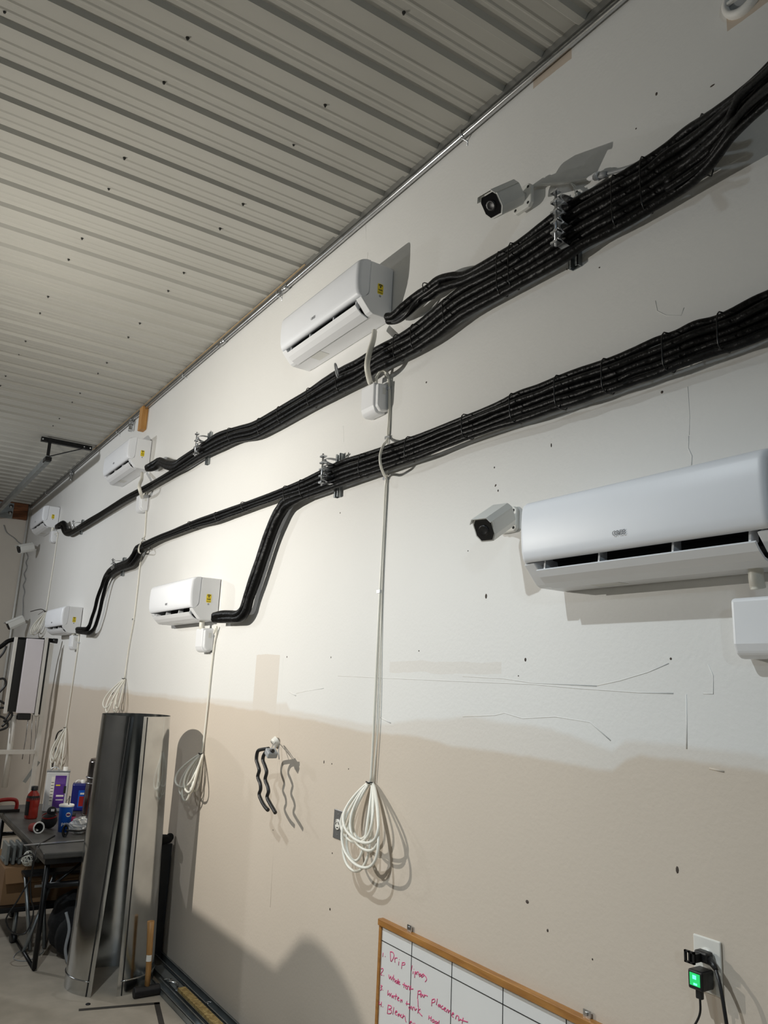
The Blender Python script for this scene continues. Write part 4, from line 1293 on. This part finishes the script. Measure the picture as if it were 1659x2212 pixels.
MB().tube([b + Rz @ V((-.055 + .028 * (1 - math.cos(a)), 0, Hh + .004 + .022 * math.sin(a))) for a in [k * math.pi / 8 for k in range(9)]], .004, 6).build('handle', m_zinc, t)

# blue can
b = at(166, 1750); s = scale_at(b)
Hh = 56 * s
t = thing('blue_jug', b, 'dark blue square can with red label beside the duct', 'can')
MB().cbox(b + V((0, 0, Hh / 2)), .10, .10, Hh, Rz).build('body', m_dblue, t, bevel=.012, bseg=3)
MB().cbox(b + Rz @ V((.022, -.0508, Hh * .45)), .05, .0015, Hh * .62, Rz).build('label', m_blue, t)
MB().cbox(b + Rz @ V((.024, -.0518, Hh * .36)), .038, .0015, Hh * .36, Rz).build('label_patch', m_red, t)
MB().cbox(b + Rz @ V((.024, -.0518, Hh * .64)), .03, .0015, .012, Rz).build('print_line', m_plate, t)
MB().lathe([(.016, Hh), (.016, Hh + .022), (0, Hh + .022)], b + Rz @ V((.02, 0, 0)), seg=12).build('cap', m_white, t)
MB().tube([b + Rz @ V((-.03 + .02 * (1 - math.cos(a)), 0, Hh + .018 * math.sin(a))) for a in [k * math.pi / 6 for k in range(7)]], .006, 6).build('handle', m_plate, t)

# soda cup
b = at(137, 1796); s = scale_at(b)
R_, Hh = 15.0 * s, 55 * s
t = thing('soda_cup', b, 'blue paper soda cup with white lid and black straw on the table', 'cup')
MB().lathe([(0, 0), (R_ * .76, 0), (R_ * .98, Hh * .95), (R_ * .98, Hh * .96)], b, seg=24).build('cup', m_blue, t)
MB().lathe([(R_ * 1.04, Hh * .94), (R_ * 1.05, Hh), (R_ * .95, Hh * 1.015), (R_ * .9, Hh * .995), (0, Hh * .995)], b, seg=24).build('lid', m_white, t)
MB().tube([b + V((.01, 0, Hh * .6)), b + V((.012, .004, Hh * 1.32))], .0035, 7).build('straw', m_ink, t)
az = math.radians(262)
dn = V((math.cos(az), math.sin(az), 0)); ex = V((-dn.y, dn.x, 0))
rr = R_ * .92
MB().lathe([(0, 0.001), (R_ * .32, 0.0)], b + dn * (rr + .002) + ex * (R_ * .28) + V((0, 0, Hh * .66)), axis=dn, seg=16).build('emblem', m_plate, t)
MB().lathe([(0, 0.0018), (R_ * .26, 0.0012)], b + dn * (rr + .0024) + ex * (R_ * .28) + V((0, 0, Hh * .69)), axis=dn, seg=14, a0=0, a1=math.pi).build('emblem_red', m_red, t)
MB().lathe([(0, 0.0018), (R_ * .26, 0.0012)], b + dn * (rr + .0024) + ex * (R_ * .28) + V((0, 0, Hh * .63)), axis=dn, seg=14, a0=math.pi, a1=2 * math.pi).build('emblem_blue', m_dblue, t)
text_mb('pepsi', .028, b + dn * (rr * .93 + .003) + ex * (R_ * .15) + V((0, 0, Hh * .33)), ex, V((0, 0, 1)), .0006).build('lettering', m_plate, t)

# red insulated mug lying on its side
b = at(82, 1800)
ax = V((.18, -.95, .12)).normalized()
c = b + V((0, 0, .032))
t = thing('red_mug', b, 'red mug lying on its side with white rim facing out', 'mug')
MB().lathe([(0, -.10), (.026, -.10), (.030, -.02), (.033, .0)], c, axis=ax, seg=20).build('body', m_red, t)
MB().lathe([(.034, -.004), (.036, .003), (.032, .006), (.027, .003), (.027, -.004)], c, axis=ax, seg=20).build('rim', m_white, t)
MB().lathe([(.0265, .002), (.024, -.07), (0, -.07)], c, axis=ax, seg=16).build('inside', m_ink, t)
MB().cbox(c + ax * (-.03) + V((0, 0, -.012)), .012, .05, .006).build('spoon', m_plate, t)

# black pouch with red band
b = at(104, 1790)
t = thing('tool_pouch', b, 'black tool pouch with red band left of the blue cup', 'pouch')
MB().sphere(b + V((0, 0, .048)), .05, (1.0, .8, .96)).build('pouch', m_fabric, t)
MB().lathe([(.047, 0), (.047, .008)], b + V((0, 0, .075)), axis=(-.15, -.2, 1), seg=18).build('band', m_red, t)
MB().sphere(b + V((.008, 0, .105)), .03, (1, .8, 1)).build('neck', m_fabric, t)
MB().cbox(b + V((.008, -.024, .115)), .02, .006, .014).build('tag', m_plate, t)

# clear bag, cable reel, small bottle, strip, cables
b = at(172, 1800)
mb = MB()
rnd = random.Random(5)
mb.sphere(b + V((0, 0, .045)), .062, (1.15, .8, .75), 18, 12)
for p_ in mb.v:
    p_ += V((rnd.uniform(-.012, .012), rnd.uniform(-.012, .012), rnd.uniform(-.010, .010)))
    p_.z = max(p_.z, TZ + .001)
for i in range(len(mb.sm)):
    mb.sm[i] = False
tag(mb.build('plastic_bag', m_bag), 'crumpled clear plastic bag on the table next to the duct', 'bag')
b = at(139, 1808)
t = thing('cable_reel', b, 'black wire ring standing at the table front by the clear bag', 'cable')
for k, r in ((0, .034), (1, .030), (2, .027)):
    MB().tube([b + V((r * .45 * math.cos(a) + .004 * k, .008 * k, .036 + r * math.sin(a))) for a in [q * math.pi / 9 for q in range(18)]], .005, 6, closed=True).build('turn', m_black, t)
MB().tube(cat_rom([b + V((.0, 0, .04)), b + V((.05, -.01, .035)), b + V((.09, 0, .03)), b + V((.16, .02, .035))], 5), .006, 6).build('lead', m_black, t)
b = at(157, 1778)
t = thing('pink_bottle', b, 'tiny pink capped bottle behind the clear bag', 'bottle')
MB().lathe([(0, 0), (.02, 0), (.02, .035), (.012, .042), (.012, .046)], b, seg=14).build('body', m_pink, t)
MB().lathe([(.014, .044), (.014, .062), (0, .063)], b, seg=14).build('cap', m_black, t)
b = at(155, 1740)
tag(MB().tube([b + V((.045 * math.cos(a), 0, .012 + .055 * math.sin(a) + .0)) for a in [k * math.pi / 14 for k in range(15)]], .0035, 6).build('wire_hoop', m_tube), 'thin white hoop of tube arching behind the blue cup', 'tube')
a, b = at(52, 1826, TZ + .004), at(200, 1814, TZ + .004)
tag(MB().bar(a, b, .028, .004).build('metal_ruler', m_zinc), 'long shiny metal ruler lying along the table front edge', 'ruler')
# steel canister
b = at(203, 1760)
t = thing('steel_canister', b, 'tall dark polished steel canister half hidden behind the duct', 'canister')
s = scale_at(b); Hh = 116 * s
MB().lathe([(0, 0), (.085, 0), (.09, .012), (.085, .02), (.082, Hh * .55), (.085, Hh * .56), (.085, Hh * .58), (.078, Hh * .6), (.076, Hh * .93), (.066, Hh), (.062, Hh * .98), (.06, Hh * .9)], b, seg=28).build('body', m_chrome, t)
for f in (.56, .66):
    MB().lathe([(.084, Hh * f), (.088, Hh * f + .004), (.084, Hh * f + .008)], b, seg=28).build('band', m_zinc, t)
# red handle tool at the left edge
b = Yp(14, 1735, 6.3); b.z = TZ
t = thing('red_saw_handle', b, 'red tool handle arch on the table at the left edge', 'tool')
MB().tube(cat_rom([b + V((.065, 0, .0)), b + V((.07, 0, .05)), b + V((.055, 0, .08)), b + V((.0, 0, .085)), b + V((-.06, 0, .075)), b + V((-.08, 0, .04)), b + V((-.085, 0, 0))], 5), .013, 8).build('grip', m_red, t)
MB().box((b.x - .1, b.y - .02, TZ), (b.x + .09, b.y + .02, TZ + .02)).build('tool_body', m_black, t)
# black case left of table edge
t = thing('black_cable', F(30, 2010), 'thin black cable drooping from the table corner and looping on the way to the floor', 'cable')
q = lambda u, v, y: Yp(u, v, y)
MB().tube(cat_rom([at(118, 1805, TZ + .004), at(100, 1815, TZ + .004), at(84, 1826, TZ + .004), q(78, 1840, 4.82), q(70, 1880, 4.82), q(65, 1900, 4.82), q(50, 1925, 4.82), q(35, 1950, 4.82), q(18, 1975, 4.82), q(13, 1990, 4.82), q(22, 2010, 4.82), q(42, 2019, 4.82), q(58, 2012, 4.82), q(70, 1985, 4.82), q(72, 1960, 4.82), q(67, 1940, 4.82), q(66, 1900, 4.82), q(72, 1850, 4.82), q(60, 1845, 4.84), q(40, 1855, 4.9)], 5), .0042, 6).build('cable', m_black, t)
t = thing('floor_wire', F(70, 2060), 'thin grey wire curling on the floor by the table leg', 'wire')
MB().tube(cat_rom([F(115, 2012, .003), F(104, 2022, .003), F(100, 2035, .003), F(92, 2045, .003), F(93, 2056, .003), F(80, 2065, .003), F(60, 2075, .003), F(40, 2075, .003), F(29, 2069, .003), F(40, 2056, .003), F(65, 2048, .003)], 5), .0022, 5).build('wire', m_grey_pl, t)

# ------------------------------------------------------------------ under the table
t = thing('utility_cart', (-.55, 5.7, 0), 'low black wheeled cart under the table holding the cardboard box', 'cart')
MB().box((-.86, 5.38, .185), (-.12, 6.1, .215)).build('tray', m_blackm, t, bevel=.006)
for x, y in ((-.70, 5.45), (-.62, 6.0), (-.2, 5.45), (-.2, 6.0)):
    MB().tube([(x, y, .186), (x, y, .05)], .012, 8).build('leg', m_stud, t)
    MB().lathe([(0, -.012), (.026, -.012), (.026, .012), (0, .012)], (x, y, .026), axis=(1, .3, 0), seg=14).build('caster', m_black, t)
t = thing('cardboard_box', (-.5, 5.7, .2155), 'brown cardboard box on the low cart under the table', 'box')
MB().box((-.80, 5.44, .2155), (-.16, 6.04, .42)).build('body', m_card, t, bevel=.003)
MB().add([(-.80, 5.44, .42), (-.16, 5.44, .42), (-.18, 5.37, .36), (-.80, 5.36, .35), (-.80, 5.442, .423), (-.16, 5.442, .423), (-.18, 5.367, .364), (-.80, 5.357, .354)], [(0, 1, 2, 3), (4, 5, 6, 7), (0, 3, 7, 4), (1, 2, 6, 5), (2, 3, 7, 6)]).build('flap', m_card, t)
MB().box((-.62, 5.4385, .30), (-.57, 5.4400, .315)).build('sticker', m_plate, t)
t = thing('finned_radiator', (-.66, 5.6, .425), 'grey ribbed metal radiator on the box beneath the table edge', 'radiator')
for k in range(9):
    MB().box((-.79 + k * .036, 5.52, .424), (-.772 + k * .036, 5.70, .538)).build('fin', m_fins, t, bevel=.004)
MB().box((-.80, 5.56, .44), (-.47, 5.66, .455)).build('manifold', m_fins, t)
b = V((-.70, 5.30, .50))
mb = MB()
rnd = random.Random(2)
for k in range(9):
    axs = V((rnd.uniform(-1, 1), rnd.uniform(-1, 1), rnd.uniform(-1, 1))).normalized()
    e1 = axs.orthogonal().normalized(); e2 = axs.cross(e1)
    mb.tube([b + (e1 * math.cos(a) + e2 * math.sin(a)) * .042 for a in [q2 * math.pi / 8 for q2 in range(16)]], .003, 5, closed=True)
t = tag(mb.build('wire_tangle', m_tube), 'small pale tangle of wire hanging in front of the radiator', 'wire')
b = F(142, 2072, 0)
t = thing('black_backpack', b, 'black backpack slumped on the floor under the table behind the duct', 'bag')
mb = MB().sphere(b + V((.03, .1, .17)), .15, (.85, .75, 1.15), 18, 14)
for p_ in mb.v:
    p_.z = max(p_.z, .002)
    p_ += V((.008 * math.sin(p_.z * 60), .008 * math.cos(p_.x * 70), 0))
mb.build('bag', m_fabric, t)
MB().sphere(b + V((.0, .0, .12)), .085, (.9, .7, 1.2)).build('front_pocket', m_fabric, t)
for dx in (-.04, .07):
    MB().tube(cat_rom([b + V((dx, -.04, .26)), b + V((dx + .02, -.075, .18)), b + V((dx + .01, -.085, .08)), b + V((dx + .03, -.09, .008))], 5), .009, 6).build('strap', m_grey_pl, t)
t = thing('folding_stool', (-.5, 5.3, 0), 'grey metal folding stool legs crossing beneath the table', 'stool')
for a, b in (((-.64, 5.24, .01), (-.70, 5.34, .40)), ((-.56, 5.25, .01), (-.60, 5.34, .41)), ((-.68, 5.22, .01), (-.52, 5.36, .41)), ((-.34, 5.25, .01), (-.30, 5.34, .41))):
    MB().tube([a, b], .011, 8).build('leg', m_stud, t)
MB().box((-.72, 5.26, .405), (-.28, 5.375, .42)).build('seat', m_black, t)

# ------------------------------------------------------------------ white rack with cabinet at the left
RY = 8.55
def px(u, v): return Yp(u, v, RY)
t = thing('equipment_rack', (px(60, 1700).x, RY, 0), 'white post rack with white cabinet at the left edge of the wall', 'rack')
p1 = px(113, 1390)
xpost = p1.x
MB().box((xpost - .028, RY - .02, 0), (xpost + .012, RY + .02, p1.z)).build('post', m_rackw, t)
xl = px(1, 1626).x - .5
MB().box((xl, RY - .025, px(40, 1624).z - .02), (xpost - .0285, RY + .015, px(40, 1624).z + .018)).build('rail', m_rackw, t)
MB().box((xl, RY - .02, 0), (xl + .04, RY + .02, p1.z)).build('post', m_rackw, t)
a, b = px(84, 1645), px(52, 1690)
MB().bar(a, b, .012, .03).build('brace', m_stud, t)
top, bot = px(97, 1382), px(80, 1545)
x0 = px(101, 1382).x
MB().box((x0 - .028, RY - .075, bot.z), (x0 + .002, RY - .045, top.z + .02)).build('door_edge', m_rackw, t)
xa, xb = px(54, 1390).x, px(96, 1390).x
MB().box((xa, RY - .07, bot.z + .02), (xb - .03 + .012, RY - .04, top.z)).build('cabinet_door', m_lilac, t, bevel=.004)
MB().box((xb - .02, RY - .025, bot.z + .01), (xpost - .029, RY - .015, top.z - .01)).build('dark_panel', m_ink, t)
xc = px(30, 1390).x
MB().box((xc + .02, RY - .035, bot.z + .03), (xa, RY - .012, top.z - .015)).build('dark_panel', m_ink, t)
MB().box((xc - .01, RY - .075, bot.z + .015), (xc + .018, RY - .045, top.z + .005)).build('door_edge', m_rackw, t)
MB().box((xb - .02, RY - .03, bot.z - .012), (xpost - .029, RY + .01, bot.z + .004)).build('shelf_bar', m_rackw, t)
MB().box((xa + .02, RY - .06, bot.z - .045), (xb - .04, RY + .02, bot.z + .018)).build('drip_tray', m_black, t, bevel=.01)
t2_ = thing('black_pipe', px(60, 1380), 'black wrapped pipe resting along the top of the white rack', 'pipe')
MB().tube(cat_rom([Yp(u, v, RY + .055) for u, v in ((-40, 1418), (0, 1398), (18, 1385), (40, 1381), (70, 1383), (100, 1383), (114, 1384))], 5), .022, 9).build('pipe', m_wrap, t2_)
MB().tube([Yp(114, 1384, RY + .055), Yp(124, 1385, RY + .055)], [.024, .026], 10).build('end_fitting', m_black, t2_)
for k, pts in enumerate(([(-10, 1430), (6, 1412), (14, 1396)], [(-10, 1470), (8, 1466), (12, 1480), (-6, 1500)], [(-8, 1510), (10, 1520), (24, 1532), (8, 1560)], [(-8, 1530), (14, 1530), (26, 1545), (4, 1570)], [(-10, 1545), (10, 1552), (16, 1570), (-8, 1580)])):
    tag(MB().tube(cat_rom([Yp(u, v, RY - .02) for u, v in pts], 5), .011, 6).build('black_cable', m_black),
        ['topmost', 'second', 'third', 'fourth', 'lowest'][k] + ' black cable bunched beside the white rack at the left edge', 'cable')
for k, (u0, v0, u1, v1) in enumerate(((62, 1545, 48, 1640), (70, 1545, 63, 1650), (78, 1545, 74, 1625), (30, 1545, 10, 1700))):
    r = (.005, .004, .003, .03)[k]
    MB().tube([Yp(u0, v0, RY), Yp((u0 + u1) / 2 + 1, (v0 + v1) / 2, RY + .05), Yp(u1, v1, RY + .1)], r, 6).build('hanging_pipe', m_zinc if k < 3 else m_rackw, t)
tag(MB().tube(cat_rom([W(139, 1576, .015), W(126, 1582, .02), W(120, 1600, .02), W(120, 1625, .02), W(114, 1650, .02), W(111, 1672, .03)], 5), .007, 6).build('black_hose', m_black), 'black hose hanging from the tube coil beside the rack post', 'hose')
tag(MB().tube(cat_rom([W(98, 1321, .03), W(88, 1316, .05), W(66, 1321, .10)], 5), .005, 6).build('wire_end', m_black), 'thin dark wire end sticking out of the faint far coil', 'wire')
tag(MB().tube(cat_rom([W(264, 1470, .02), W(252, 1485, .05), W(242, 1500, .08), W(236, 1508, .08)], 4), .003, 5).build('wire_end', m_black), 'thin dark wire end beside the coil above the duct', 'wire')

# ------------------------------------------------------------------ far end: header, door track, corner conduit
t = thing('header_beam', (-1.2, Y1 - .05, 3.64), 'reddish brown lumber header across the far wall under the ceiling', 'beam')
MB().box((-3.2, Y1 - .06, 3.635), (-.05, Y1, ZC - .003)).build('beam', m_header, t)
MB().box((-.46, Y1 - .068, 3.62), (-.235, Y1 - .06, 3.84)).build('steel_plate', m_stud, t)
for z in (3.70, 3.79):
    MB().lathe([(.028, 0), (.028, .006), (.014, .007), (.014, .018), (0, .018)], (-.27, Y1 - .068, z), axis=(0, -1, 0), seg=12).build('bolt', m_zinc, t)
struct('trim_3', MB().box((-.66, Y1 - .05, 0), (-.50, Y1, 3.634)), M('dark_brown_jamb', (.10, .05, .025), .6, noise=.2))
t = thing('door_track', (-.47, 9.5, 3.55), 'steel overhead door track hung from the corrugated ceiling by a black bracket', 'door track')
yb = 8.09
MB().box((-.56, yb - .02, ZC - .065), (-.075, yb + .02, ZC - .021)).build('ceiling_angle', m_blackm, t)
MB().box((-.495, yb - .03, 3.62), (-.465, yb - .021, ZC - .022)).build('hanger_strap', m_blackm, t)
MB().bar((-.47, yb - .04, 3.655), (-.13, yb - .03, ZC - .05), .008, .03, (0, 1, 0)).build('diagonal_strap', m_blackm, t)
MB().box((-.51, yb - .09, 3.60), (-.45, yb + .04, 3.64)).build('mount', m_blackm, t, bevel=.004)
for x in (-.545, -.48, -.15, -.09):
    MB().lathe([(.008, 0), (0, .004)], (x, yb - .02, ZC - .043), axis=(0, -1, 0), seg=8).build('bolt', m_zinc, t)
tr = MB().box((-.50, yb - .05, 3.59), (-.494, Y1 - .07, 3.66)).box((-.494, yb - .05, 3.652), (-.455, Y1 - .07, 3.658)).box((-.494, yb - .05, 3.592), (-.455, Y1 - .07, 3.598))
tr.build('rail', m_stud, t)
tag(MB().tube([(-.03, Y1 - .022, 0.0), (-.03, Y1 - .022, 2), (-.03, Y1 - .022, 3.80)], .016, 9).build('corner_conduit', M('white_conduit', (.75, .75, .72), .4, .2, noise=.05)), 'slim white conduit running up the far room corner', 'conduit')
tag(MB().tube(cat_rom([Yp(8, 1134, Y1 - .02), Yp(14, 1150, Y1 - .02), Yp(30, 1162, Y1 - .02), Yp(40, 1172, Y1 - .02), Yp(54, 1180, Y1 - .05)], 5), .006, 5).build('far_wire', m_grey_pl), 'thin wire crossing the cream far wall to the tiny camera', 'wire')

# ------------------------------------------------------------------ round wall vent at the top right corner
p = W(1606, -6, 0)
t = thing('wall_vent', p, 'round white vent collar cut off by the top edge at right', 'vent')
MB().lathe([(.060, 0), (.060, .012), (.052, .02), (.043, .02), (.040, .004)], p, axis=(-1, 0, 0), seg=28).build('collar', m_white, t)
MB().lathe([(.041, .006), (.0, .01)], p, axis=(-1, 0, 0), seg=24).build('damper', m_grey_pl, t)
MB().box((-.018, p.y - .04, p.z - .004), (-.008, p.y + .04, p.z + .004)).build('crossbar', m_white, t)

# ------------------------------------------------------------------ unseen box and dome added at left to shade the foot of the wall
t = thing('shadow_box', (-1.8, 4.5, 0), 'unseen tall grey box with doors, added at left to shade the foot of the wall', 'shadow caster')
m_shadow_box = M('shadow_box_grey', (0.16, 0.16, 0.165), 0.5, noise=0.1)
MB().box((-2.1, 3.66, 0.06), (-1.5, 5.6, 1.63)).build('shadow_box_body', m_shadow_box, t, bevel=.006)
MB().box((-2.08, 3.70, 0), (-1.53, 5.56, 0.06)).build('shadow_box_base', m_ink, t)
for a in (3.68, 4.64):  # doors and handles of the added shadow box
    d_ = MB().box((-1.5, a, .08), (-1.485, a + .94, 1.60)).build('door', m_shadow_box, t, bevel=.003)
    MB().box((-1.485, a + .42, .8), (-1.46, a + .44, .95)).build('handle', m_zinc, d_)
t = thing('shadow_dome', (-1.62, 3.82, 1.63), 'unseen white dome on the tall box, added for the rounded shadow on the wall', 'hard hat')  # dome added to give the wall shadow its rounded top
MB().lathe([(.15, 0), (.15, .006), (.125, .012), (.118, .05), (.09, .09), (.04, .112), (0, .117)], (-1.62, 3.82, 1.63), seg=24).build('shell', m_plate, t)
MB().tube([(-1.62, 3.71, 1.66), (-1.62, 3.77, 1.735), (-1.62, 3.82, 1.748), (-1.62, 3.87, 1.735), (-1.62, 3.93, 1.66)], .008, 6).build('ridge', m_plate, t)
